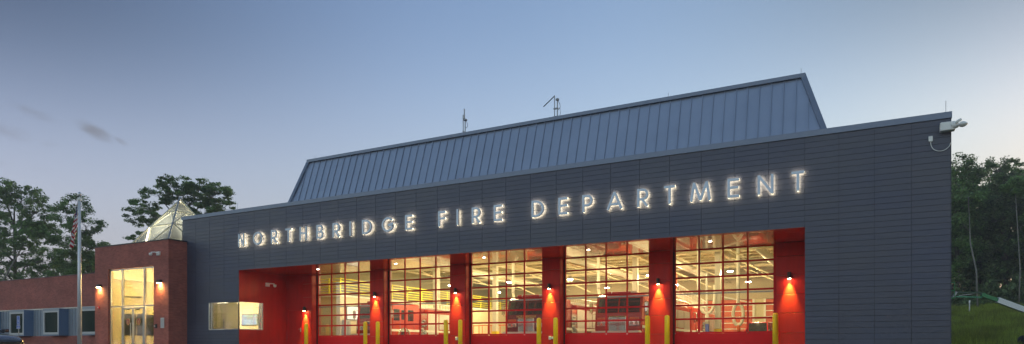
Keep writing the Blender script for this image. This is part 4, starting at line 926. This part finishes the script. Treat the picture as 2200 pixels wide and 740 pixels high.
def car(loc,rz,paint,label,cat,name='parked_car',L_=4.7,hgt=1.62,hood=.98,group=None):
    """front towards +X in local space"""
    o=empty(name,loc,rz,label,cat,group); hw=.92
    import bmesh
    # cross-section loft: stations along x with hood / belt heights and half widths
    st=[(-2.35,.55,.75,.62),(-2.25,.38,.98,.80),(-1.9,.28,1.05,.9),(-1.2,.26,1.06,.925),(0,.25,1.05,.93),(.7,.25,1.04,.93),(1.1,.25,1.0,.925),(1.6,.26,.94,.91),(2.0,.28,.87,.86),(2.25,.34,.76,.74),(2.38,.42,.62,.55)]
    vs=[];nr=14
    for x,zb,zt,w in st:
        for k in range(nr):
            a=2*math.pi*k/nr; c,s_=math.cos(a),math.sin(a)
            yy=w*(abs(c)**.5)*(1 if c>=0 else -1); zz=(zb+zt)/2+(zt-zb)/2*(abs(s_)**.6)*(1 if s_>=0 else -1); vs.append((x,yy,zz))
    m=len(st); fs_=[(i*nr+k,i*nr+(k+1)%nr,(i+1)*nr+(k+1)%nr,(i+1)*nr+k) for i in range(m-1) for k in range(nr)]+[tuple(range(nr))[::-1],tuple((m-1)*nr+k for k in range(nr))]
    b=MB().add(vs,fs_).build('body',paint,o,smooth=True); ss=b.modifiers.new('s','SUBSURF'); ss.levels=ss.render_levels=2
    s=MB(); s.add([(-2.15,-.8,1.0),(.95,-.84,1.0),(.2,-.66,hgt-.04),(-1.7,-.64,hgt-.06),(-2.15,.8,1.0),(.95,.84,1.0),(.2,.66,hgt-.04),(-1.7,.64,hgt-.06)],[(0,1,2,3),(7,6,5,4),(0,4,5,1),(1,5,6,2),(2,6,7,3),(3,7,4,0)]); s.build('cabin_glass',M['dark_glass'],o,bevel=.05)
    s=MB(); s.cbox(-1.75,.25,-.66,.66,hgt-.07,hgt,.03)
    for sg in (-1,1):
        for a,b_ in (((.95,sg*.85,1.0),(.2,sg*.67,hgt-.04)),((-.6,sg*.85,1.0),(-.65,sg*.67,hgt-.04)),((-2.15,sg*.81,1.0),(-1.7,sg*.65,hgt-.05))): s.bar(a,b_,.07,.05)
    s.build('roof',paint,o)
    for sg in (-1,1):
        for x in (1.45,-1.4):
            w_=empty('wheel',(x,sg*.80,.33)); w_.parent=o
            MB().lathe([(.2,-.11),(.3,-.11),(.335,-.08),(.335,.08),(.3,.11),(.2,.11)],axis='y',n=28).build('tyre',M['rubber'],w_)
            t=MB(); t.lathe([(.235,sg*.1),(.24,sg*.115),(.215,sg*.09),(.2,sg*.03),(.05,sg*.08),(.01,sg*.09)],axis='y',n=24)
            for k in range(10):
                a=2*math.pi*k/10; t.bar((math.cos(a)*.05,sg*.1,math.sin(a)*.05),(math.cos(a)*.22,sg*.1,math.sin(a)*.22),.03,.025,up=(0,1,0))
            t.build('rim',M['alu'],w_)
            s=MB(); s.lathe([(.40,0),(.40,sg*.03),(.34,sg*.03)],c=(x,sg*.905,.36),axis='y',n=28); s.build('wheel_arch',M['black'],o)
        s=MB(); s.add([(2.05,sg*.60,.76),(2.28,sg*.58,.72),(1.98,sg*.84,.78),(1.7,sg*.885,.82),(1.75,sg*.89,.72),(2.02,sg*.85,.66),(2.3,sg*.60,.62)],[(0,1,6,5),(0,5,2),(2,5,4,3)]); s.build('headlight',mat('headlight lens',(.6,.5,.35),rough=.08,metal=.6) if 'headlight lens' not in bpy.data.materials else bpy.data.materials['headlight lens'],o)
        s=MB(); s.cbox(.72,.98,sg*.98-.1,sg*.98+.1,1.02,1.17,.03); s.build('mirror',paint,o)
    s=MB(); s.cbox(2.2,2.39,-.5,.5,.42,.62,.03); s.build('grille',M['black'],o)
    return o
dp=mat('dark plum paint',(.014,.011,.013),rough=.12,coat=1.0)
_c=car((-36.55,-10.6,gz(-34,-10.6)-.02),R(12),dp,'dark car nosing in from the left edge before the windows','car'); _c.scale=(1.12,1.12,1.12)
car((-6.9,27.5,.01),R(-95),mat('red truck paint',(.5,.01,.02),rough=.2,coat=.8),'small red vehicle at the back of the last bay','vehicle',name='red_utility_vehicle',hgt=1.9)

# ------------------------------------------------------------------ hoses, lamps, racks
def hose(x,y,z1,bend,lab,loop=None):
    o=empty('exhaust_hose',(x,y,z1)); tag(o,lab,'exhaust hose','hanging exhaust hoses')
    MB().tube([(0,0,6.0-z1),(0,0,.9),(.0,0,.5)],.10,12).build('drop_tube',M['white'],o,smooth=True)
    pts=[(0,0,.5),(.04,0,.25),(.1,0,.0),(bend,.0,-.35)] if not loop else loop
    MB().tube(pts,.09,12).build('flexible_hose',M['hose'],o,smooth=True)
    MB().lathe([(.13,5.85-z1),(.16,6.0-z1),(.1,6.2-z1)],n=12).build('rail_trolley',M['steel'],o)
    return o
hose(-26.3,13,3.0,.2,'white exhaust hose hanging above the engine side in the second bay')
hose(-20.4,13,3.1,.35,'bright white exhaust hose hanging left of the gold-lettered engine')
hose(-14.35,12.8,3.1,.4,'bright white exhaust hose hanging beside the chrome-grilled engine')
U=[(0,0,.6),(0,0,.1),(.05,0,-.35),(.22,0,-.62),(.45,0,-.75),(.68,0,-.62),(.85,0,-.3),(.9,0,.3),(.9,0,.9)]
o=hose(-8.3,13,2.7,.2,'white exhaust hose looping into a U in the last bay',U)
MB().tube([(.45,0,-.75),(.47,0,-1.1),(.47,0,-1.35)],.1,12).build('nozzle_tube',M['hose'],o,smooth=True)
MB().tube([(.47,0,-1.35),(.5,-.05,-2.0),(.5,-.05,-2.2)],.11,12).build('nozzle',M['blue'],o,smooth=True)
MB().tube([(.45,0,-.6),(.45,0,1.6)],.06,10).build('hanger',M['white'],o)
a=[( .28*math.sin(t*2*math.pi/16),0,-.9+.62*math.cos(t*2*math.pi/16)) for t in range(0,17)]
o=hose(-6.2,13.5,2.8,.2,'white exhaust hose coiled in an upright ring in the last bay',[(0,0,.55),(0,0,.2),(.0,0,-.25)]+a)
MB().tube([(.0,0,-1.5),(.05,0,-1.9)],.1,12).build('nozzle',M['orange'],o,smooth=True)
MB().bar((-.9,0,.15),(.7,0,-.25),.08,.08).build('balance_arm',M['white'],o)
hb=None; n_=0
wherex={-29.3:'above the mezzanine side',-24.0:'above the second bay',-18.9:'above the third bay',-13.0:'above the fourth bay',-7.6:'above the last bay'}
wherey={8.6:'added out of view nearest the front doors',19.2:'in the middle of the hall',27.2:'in the rear row of the hall'}
for y in (8.6,19.2,27.2):  # front row is out of view, added to light the hall's front
    for x in (-29.3,-24.0,-18.9,-13.0,-7.6):
        z=5.35 if y<11 else 5.0
        if hb is None:
            hb=empty('high_bay_light',(x,y,z)); MB().lathe([(.06,.25),(.1,.22),(.24,.02),(.25,0),(.23,-.0)],n=18).build('reflector',M['alu'],hb,smooth=False)
            MB().lathe([(.17,-.02),(.17,-.003)],n=16).build('lens',M['lamp'],hb); MB().tube([(0,0,.25),(0,0,1.7)],.012,5).build('stem',M['steel'],hb)
            point('high_bay_lamp',(0,0,-.14),195,(1,.76,.34),.14,hb); o=hb
        else: o=copy_tree(hb)
        o.location=(x,y,z); tag(o,'round hanging hall lamp %s, %s'%(wherex[x],wherey[y]),'ceiling lamp','hanging hall lamps')
gr=empty('gear_rack',(-25.6,19.0,.01),label='red tube gear rack low behind the third bay door',cat='rack')
s=MB()
for x in (-1.6,-.8,0,.8,1.6):
    for y in (-.25,.25): s.tube([(x,y,0),(x,y,1.75)],.03,6)
for z in (.4,1.05,1.7):
    for y in (-.25,.25): s.tube([(-1.6,y,z),(1.6,y,z)],.025,6)
s.build('frame',M['orange'],gr)
s=MB()
for k in range(6): s.cbox(-1.5+k*.52,-1.5+k*.52+.36,-.18,.18,.45,.95,.06)
s.build('turnout_gear',mat('turnout cloth',(.5,.36,.18),rough=.9),gr)
tvs=empty('wall_display',(-32.08,10.6,2.45),label='blue-lit display on the white mezzanine wall',cat='screen')
MB().cbox(0,.06,-.62,.62,-.5,.5,.02).build('case',M['black'],tvs); MB().box(.061,.065,-.57,.57,-.45,.45).build('display',emis('display blue',(.3,.42,.6),.2),tvs)
o=empty('utility_cart',(-29.6,12.5,.01),label='tall grey cabinet against the white mezzanine wall',cat='cabinet'); o.location=(-31.9,9.8,0.01)
MB().cbox(-.15,.15,-.3,.3,0,1.9,.02).build('case',M['steel'],o); MB().box(.153,.16,-.02,.02,.1,1.8).build('door_seam',M['black'],o)

# ------------------------------------------------------------------ boom lift (right edge)
bl_=empty('boom_lift',(10.66,30.32,gz(10.9,30.4)),R(18),'green and white boom lift reaching left behind the slate corner','boom lift')
green=mat('lift green',(.02,.22,.07),rough=.4,noise=.1,nscale=4); dgreen=mat('dark lift green',(.02,.07,.035),rough=.45)
base_z=gz(10.9,30.4)
rel=lambda x,y,z:(x,y,z)
MB().cbox(-.5,2.1,-1.0,1.0,.36,.75,.06).build('chassis',dgreen,bl_)
MB().cbox(.3,2.4,-.85,.85,.78,1.55,.12).build('turntable',green,bl_)
for sx_ in (-.35,1.95):
    for sy_ in (-1.0,1.0):
        w_=empty('wheel',(sx_,sy_,.36)); w_.parent=bl_
        sg=1 if sy_>0 else -1
        MB().lathe([(.2,-.16),(.36,-.16),(.40,-.12),(.40,.12),(.36,.16),(.2,.16)],axis='y',n=24).build('tyre',M['rubber'],w_); MB().lathe([(.2,sg*.15),(.21,sg*.17),(.1,sg*.1),(.02,sg*.12)],axis='y',n=18).build('rim',M['white'],w_)
MB().bar((1.2,0,1.6),(-2.55,0,3.16),.34,.36).build('main_boom',M['stripe'],bl_,label='white boom section')
MB().bar((-2.4,0,3.28),(-1.0,0,2.70),.2,.12).build('boom_cylinder',dgreen,bl_)
MB().bar((-2.5,0,3.13),(-3.35,0,3.46),.26,.24).build('inner_boom',green,bl_)
MB().lathe([(.16,-.12),(.16,.12)],c=(-3.4,0,3.5),n=12,axis='y').build('knuckle',green,bl_)
s=MB(); s.bar((-3.4,0,3.66),(-5.1,0,3.72),.16,.1); s.build('jib_tube',dgreen,bl_)
s=MB(); s.bar((-3.5,0,3.36),(-5.15,0,3.42),.12,.08); s.build('jib_bar',mat('teal green',(.05,.3,.16),rough=.4),bl_)
s=MB(); s.bar((-5.1,0,3.75),(-5.35,0,3.3),.2,.12); s.bar((-3.9,.06,3.62),(-4.9,.06,3.5),.05,.05); s.build('link',M['steel'],bl_)
s=MB()
for x in (-6.3,-5.45):
    for y in (-.55,.55): s.tube([(x,y,3.3),(x,y,4.35)],.03,6)
for z in (3.32,3.8,4.35):
    s.tube([(-6.3,-.55,z),(-5.45,-.55,z),(-5.45,.55,z),(-6.3,.55,z),(-6.3,-.55,z)],.03,6)
s.box(-6.3,-5.45,-.55,.55,3.25,3.3); s.build('basket',green,bl_)
s=MB(); s.cbox(-5.6,-5.42,-.3,.3,3.9,4.2,.02); s.build('control_box',M['black'],bl_)

# ------------------------------------------------------------------ trees
def make_tree(name,loc,lobes,trunk_h,tr,seed,leafm,barkm,clumps,lpc,lsize,clr,label,group,trunk_pts=None,flat=.7):
    rng=np.random.default_rng(seed); rnd=random.Random(seed)
    root=empty(name,loc,0,label,'tree',group)
    mb=MB()
    tp=trunk_pts or [(0,0,-.3),(.15,.1,trunk_h*.35),(-.1,.2,trunk_h*.7),(.1,0,trunk_h)]
    mb.tube(tp,tr,9,r2=tr*.35)
    vol=[l[3]*l[4]*l[5] for l in lobes]; tv=sum(vol)
    cents=[]
    for l,vv in zip(lobes,vol):
        c=Vector(l[:3]); 
        # limb from the trunk
        base=None; best=1e9
        for i in range(len(tp)-1):
            for t in (0,.5,1):
                p=Vector(tp[i]).lerp(Vector(tp[i+1]),t)
                dd_=(p-c).length+ (6 if p.z>c.z-.3 else 0)
                if dd_<best and p.z>trunk_h*.22: best=dd_; base=p
        base=base or Vector(tp[-1]); mid=base.lerp(c,.5)+Vector((rnd.uniform(-.4,.4),rnd.uniform(-.4,.4),rnd.uniform(-.1,.5)))
        mb.tube([base,mid,c],tr*.38,6,r2=tr*.12)
        k=max(3,int(clumps*vv/tv))
        for _ in range(k):
            d=rng.normal(size=3); d/=np.linalg.norm(d); r=rng.uniform(.45,1.0)**.6
            p=Vector((c.x+d[0]*l[3]*r,c.y+d[1]*l[4]*r,c.z+d[2]*l[5]*r)); cents.append(p)
            if rnd.random()<.45: mb.tube([mid.lerp(c,rnd.uniform(.3,1)),c.lerp(p,.5)+Vector((rnd.uniform(-.3,.3),rnd.uniform(-.3,.3),rnd.uniform(-.1,.3))),p],tr*.07,4,r2=.01,cap=False)
    mb.build('trunk',barkm,root,smooth=True)
    n=len(cents)*lpc; cc=np.repeat(np.array([tuple(p) for p in cents]),lpc,axis=0)
    rad=np.repeat(rng.uniform(.55,1.25,len(cents))*clr,lpc)[:,None]
    off=rng.normal(size=(n,3)); off/=np.linalg.norm(off,axis=1)[:,None]; off*=rng.uniform(0,1,(n,1))**.5; off*=np.array([1,1,flat]); pos=cc+off*rad
    nrm=rng.normal(size=(n,3)); nrm[:,2]=np.abs(nrm[:,2])+.5; nrm/=np.linalg.norm(nrm,axis=1)[:,None]
    t=np.cross(nrm,rng.normal(size=(n,3))); t/=np.linalg.norm(t,axis=1)[:,None]; b=np.cross(nrm,t)
    sz=(lsize*rng.uniform(.6,1.35,(n,1)))
    v=np.stack([pos-t*sz*.62,pos-b*sz*.42+nrm*sz*.08,pos+t*sz*.62,pos+b*sz*.42+nrm*sz*.08],axis=1).reshape(-1,3).astype(np.float32)
    me=bpy.data.meshes.new('crown'); me.vertices.add(4*n); me.vertices.foreach_set('co',v.ravel()); me.loops.add(4*n); me.loops.foreach_set('vertex_index',np.arange(4*n,dtype=np.int32)); me.polygons.add(n)
    me.polygons.foreach_set('loop_start',np.arange(0,4*n,4,dtype=np.int32)); me.polygons.foreach_set('loop_total',np.full(n,4,dtype=np.int32)); me.update(); me.materials.append(leafm)
    o=bpy.data.objects.new('crown',me); col.objects.link(o); o.parent=root
    return root
# view-aligned helper offsets: lateral direction e (to the right seen from the road), depth direction q
ex,ey=math.cos(PSI),math.sin(PSI)
def lob(l): return [(a*ex-b*ey,a*ey+b*ex,z,rx,ry,rz) for a,b,z,rx,ry,rz in l]
# tree A: far left (px 0..110)
ta_=make_tree('broadleaf_tree',(-84.3,14.2,0),lob([(-1.6,0,16.6,2.0,2.2,1.6),(.6,.5,15.8,2.2,2.2,1.8),(2.6,0,14.6,1.7,2,1.5),(-3.2,0,14.4,2.2,2.2,1.6),(0,0,13,2.6,2.6,1.5),(3.2,0,12.2,2.0,2.2,1.4),(-2.8,0,11,2.5,2.5,1.4),(.8,0,10,2.2,2.4,1.5),(3.6,-.5,9.3,1.7,2,1.2),(-2,0,8,2.6,2.4,1.3),(2.6,0,7.2,2.4,2.2,1.3),(0,0,5.5,3,2.5,1.4)]),13,.3,11,M['leaf'],M['bark'],460,80,.165,.56,'tall broadleaf tree at the far left above the brick wing','trees behind the brick wing')
ta_.scale=(1,1,1.045)
make_tree('broadleaf_tree',(-70.5,13.6,0),lob([(-.4,0,14.3,1.2,1.6,1.2),(-1.5,0,13.2,1.4,1.6,1.0),(.6,0,12.4,1.5,1.8,1.2),(-1,0,11,2.0,2,1.2),(1.4,0,10.1,1.6,1.8,1.1),(-.6,0,9,2.2,2.2,1.1),(2.6,0,8.9,1.2,1.5,.7),(1.6,0,7.8,2.0,2,1.1),(-1.6,0,7,2.2,2,1.1),(1.0,0,6,2.4,2,1.1),(-1.0,0,5,2.4,2,1.1)]),11,.24,12,M['leaf'],M['bark'],350,78,.16,.54,'slender broadleaf tree right of the flag above the brick wing','trees behind the brick wing')
make_tree('broadleaf_tree',(-76.3,16.5,0),lob([(-.5,0,9.5,2.3,2,1.5),(1.2,0,8,2.2,2,1.3),(-1.2,0,6.8,2.8,2.4,1.4),(1.0,0,5.5,2.8,2,1.4)]),8,.2,13,M['leaf_warm'],M['bark'],190,80,.16,.58,'lower yellow-green tree filling between the two tall trees behind the wing','trees behind the brick wing')
bt=make_tree('leaning_tree',(-80.2,11.0,0),lob([(3.4,0,12.4,1.3,1.3,.8),(2.2,0,11.0,1.0,1.0,.6)]),9,.13,14,M['leaf'],M['pale_bark'],24,70,.25,.6,'thin pale leaning trunk crossing in front of the far left tree','trees behind the brick wing',trunk_pts=[(-2.0*ex,-2.0*ey,-.2),(-.9*ex,-.9*ey,4),(.4*ex,.4*ey,7.2),(2.0*ex,2.0*ey,10),(3.2*ex,3.2*ey,12.2)])
# tree B: round open crown behind the glass pyramid (px 265..512, top 385)
make_tree('spreading_tree',(-67.8,23.1,0),lob([(-.6,0,18.2,2.4,2.4,.9),(2.2,0,18.0,1.6,2,1.2),(3.9,.0,17.2,1.6,2.0,1.3),(-2.6,0,17.0,1.8,2,.9),(1,0,16.6,2.2,2.4,1.0),(-4.6,0,15.8,1.7,1.8,.8),(-5.2,0,14.3,1.2,1.6,.6),(-3.3,0,14.6,1.6,2,.6),(4.9,0,15.5,1.4,2,1.2),(3.0,0,15.2,2,2.2,1.0),(5.6,0,14.3,1.0,1.6,.8),(-3.6,0,13.2,1.9,1.8,.6),(-5.0,0,12.3,1.3,1.4,.4),(-3.4,0,11.6,1.3,1.4,.4),(.6,.5,13.5,2.2,2,.9),(3.8,0,13,2,2,.9)]),13.5,.3,21,M['leaf'],M['bark'],430,82,.17,.52,'round open-crowned tree rising behind the glass pyramid','trees behind the brick wing',flat=.42)
# right-hand forest
rp=[(9.3,63.5,19.2,31),(13.0,66.0,18.6,32),(16.6,63.0,19.2,33)]
protos=[]
def forest_tree(loc,h,seed,matl,label,dens=1.0):
    rnd=random.Random(seed); lobes=[]
    for k in range(15):
        z=h*(.22+.74*k/14); w=2.6*(1-((z/h-.55)/.62)**2)+.5
        lobes.append((rnd.uniform(-1.3,1.3),rnd.uniform(-1.3,1.3),z,max(1.0,w*rnd.uniform(.6,1)),max(1,w*rnd.uniform(.6,1)),1.15))
    return make_tree('forest_tree',loc,lobes,h*.85,.26,seed,matl,M['bark'],int(330*dens),64,.2,.68,label,'dark trees of the wood on the right')
protos=[forest_tree((9.6,64.5,4.4),16.8,31,M['leaf'],'tall leafy wood tree nearest the slate corner'),forest_tree((14.6,67.5,4.4),17.2,32,M['leaf_dark'],'dark wood tree beyond the thin bent trunk'),forest_tree((18.6,64.0,4.4),16.6,33,M['leaf'],'tall leafy wood tree at the right edge of the picture')]
for i,(x,y,sc_) in enumerate([(7.0,69,1.0),(11.8,72,1.05),(16.5,74,1.0),(21.5,70,1.0),(24,65,.95),(28,69,1),(5.5,76,1.0),(10,80,1.1),(15,82,1.1),(20.5,80,1.1),(26,78,1.05),(1.5,73,1),(32,66,1),(-3,76,.95),(37,70,1),(12.5,69.3,.72),(8.6,70.5,.7),(17.5,70,.74),(13.8,78,.75)]):
    o=copy_tree(protos[(i*2+1)%3]); o.location=(x,y,4.3); o.rotation_euler=(0,0,i*1.9); o.scale=(sc_,sc_,sc_*(1+.04*(i%3)))
    o['label']='dark leafy tree standing in the wood behind the grass slope'
for (px_,dz,pts,lab) in ((0,0,[(-.3*ex,-.3*ey,-.3),(-.45*ex,-.45*ey,4),(-1.1*ex,-1.1*ey,7),(-1.2*ex,-1.2*ey,9.5),(-1.3*ex,-1.3*ey,12)],'thin pale bent trunk before the dark wood'),):
    make_tree('bare_trunk_tree',(11.45,61.2,4.25),lob([(-1.3,0,12,1.2,1.2,.8),(-2.4,0,9.6,.9,.9,.5)]),10,.10,41,M['leaf'],M['pale_bark'],22,70,.28,.6,lab,'pale trunks at the wood edge',trunk_pts=pts)
make_tree('bare_trunk_tree',(14.7,60.6,4.25),lob([(-.3,0,12.5,1.3,1.3,.8)]),10,.08,42,M['leaf'],M['pale_bark'],18,70,.28,.6,'pale straight trunk at the right picture edge','pale trunks at the wood edge',trunk_pts=[(0,0,-.3),(.1,0,4),(-.1,0,8),(-.3,0,12)])
for i in range(13):
    o=copy_tree(protos[i%3]); o.location=(-235+i*11+3*math.sin(i*2.3),-66+5*math.sin(i*1.7)-(6 if i%2 else 0),-1.5); o.rotation_euler=(0,0,i*1.3); o.scale=(1.5,1.5,1.0)
    o['label']='leafy tree across the road mirrored in the wing windows'; o['group']='trees across the road'
# understorey: shrubs at the wood's edge
rng=np.random.default_rng(5)
def scatter_quads(name,pos,sz,nrm,matl):
    n=len(pos); t=np.cross(nrm,rng.normal(size=(n,3))); t/=np.linalg.norm(t,axis=1)[:,None]; b=np.cross(nrm,t); sz=sz[:,None]
    v=np.stack([pos-t*sz*.6,pos-b*sz*.42,pos+t*sz*.6,pos+b*sz*.42],axis=1).reshape(-1,3).astype(np.float32)
    me=bpy.data.meshes.new(name); me.vertices.add(4*n); me.vertices.foreach_set('co',v.ravel()); me.loops.add(4*n); me.loops.foreach_set('vertex_index',np.arange(4*n,dtype=np.int32)); me.polygons.add(n)
    me.polygons.foreach_set('loop_start',np.arange(0,4*n,4,dtype=np.int32)); me.polygons.foreach_set('loop_total',np.full(n,4,dtype=np.int32)); me.update(); me.materials.append(matl)
    o=bpy.data.objects.new(name,me); col.objects.link(o); return o
n=52000; x=rng.uniform(2,40,n); y=63.5+rng.uniform(0,1,n)**1.5*16; z=4.3+rng.beta(1.1,1.6,n)*4.6*(.6+.4*np.sin(x*1.3)*np.sin(y*.9+x*.4))
nr=rng.normal(size=(n,3)); nr/=np.linalg.norm(nr,axis=1)[:,None]
tag(scatter_quads('undergrowth',np.stack([x,y,z],1),rng.uniform(.2,.42,n),nr,M['leaf_dark']),'dark leafy undergrowth along the foot of the wood','undergrowth',kind='stuff')
# tall grass on the slope
n=70000; gx=rng.uniform(3.2,18,n); gy_=27+rng.uniform(0,1,n)**.8*37; 
hh=rng.uniform(.35,.85,n)*(.75+.35*np.sin(gx*.9+gy_*.5)*np.sin(gy_*.7)); ang=rng.uniform(0,math.pi,n); ln=rng.normal(0,.16,(n,2)); wd=rng.uniform(.012,.03,n)
gzv=np.array([gz(a,b)-.06 for a,b in zip(gx,gy_)])
b0=np.stack([gx,gy_,gzv],1); dv=np.stack([np.cos(ang)*wd,np.sin(ang)*wd,np.zeros(n)],1); tip=b0+np.stack([ln[:,0],ln[:,1],hh],1)
v=np.stack([b0-dv,b0+dv,tip],1).reshape(-1,3).astype(np.float32)
me=bpy.data.meshes.new('tall_grass'); me.vertices.add(3*n); me.vertices.foreach_set('co',v.ravel()); me.loops.add(3*n); me.loops.foreach_set('vertex_index',np.arange(3*n,dtype=np.int32)); me.polygons.add(n)
me.polygons.foreach_set('loop_start',np.arange(0,3*n,3,dtype=np.int32)); me.polygons.foreach_set('loop_total',np.full(n,3,dtype=np.int32)); me.update(); me.materials.append(M['grass'])
o=bpy.data.objects.new('tall_grass',me); col.objects.link(o); tag(o,'uncut green grass covering the slope below the wood','grass',kind='stuff')
o=empty('marker_post',(9.9,56.5,gz(9.9,56.5)),label='short pale stake standing in the tall grass',cat='post'); MB().cbox(-.05,.05,-.05,.05,0,1.25,.01).build('stake',M['white_frame'],o); MB().box(-.07,.07,-.055,-.051,1.0,1.2).build('tag_plate',M['stripe'],o)

hzm=bpy.data.materials.new('dusk haze'); hzm.use_nodes=True; n_=hzm.node_tree; n_.nodes.remove(n_.nodes['Principled BSDF']); pv=n_.nodes.new('ShaderNodeVolumePrincipled'); pv.inputs['Color'].default_value=(.93,.96,1,1); pv.inputs['Density'].default_value=.0009; pv.inputs['Anisotropy'].default_value=.2; n_.links.new(pv.outputs[0],n_.nodes['Material Output'].inputs['Volume'])
o=MB().box(-905,905,-905,905,-3.5,24.5).build('haze',hzm); o['kind']='stuff'; o['label']='thin pale evening haze softening the far wood'
sc.cycles.volume_bounces=0
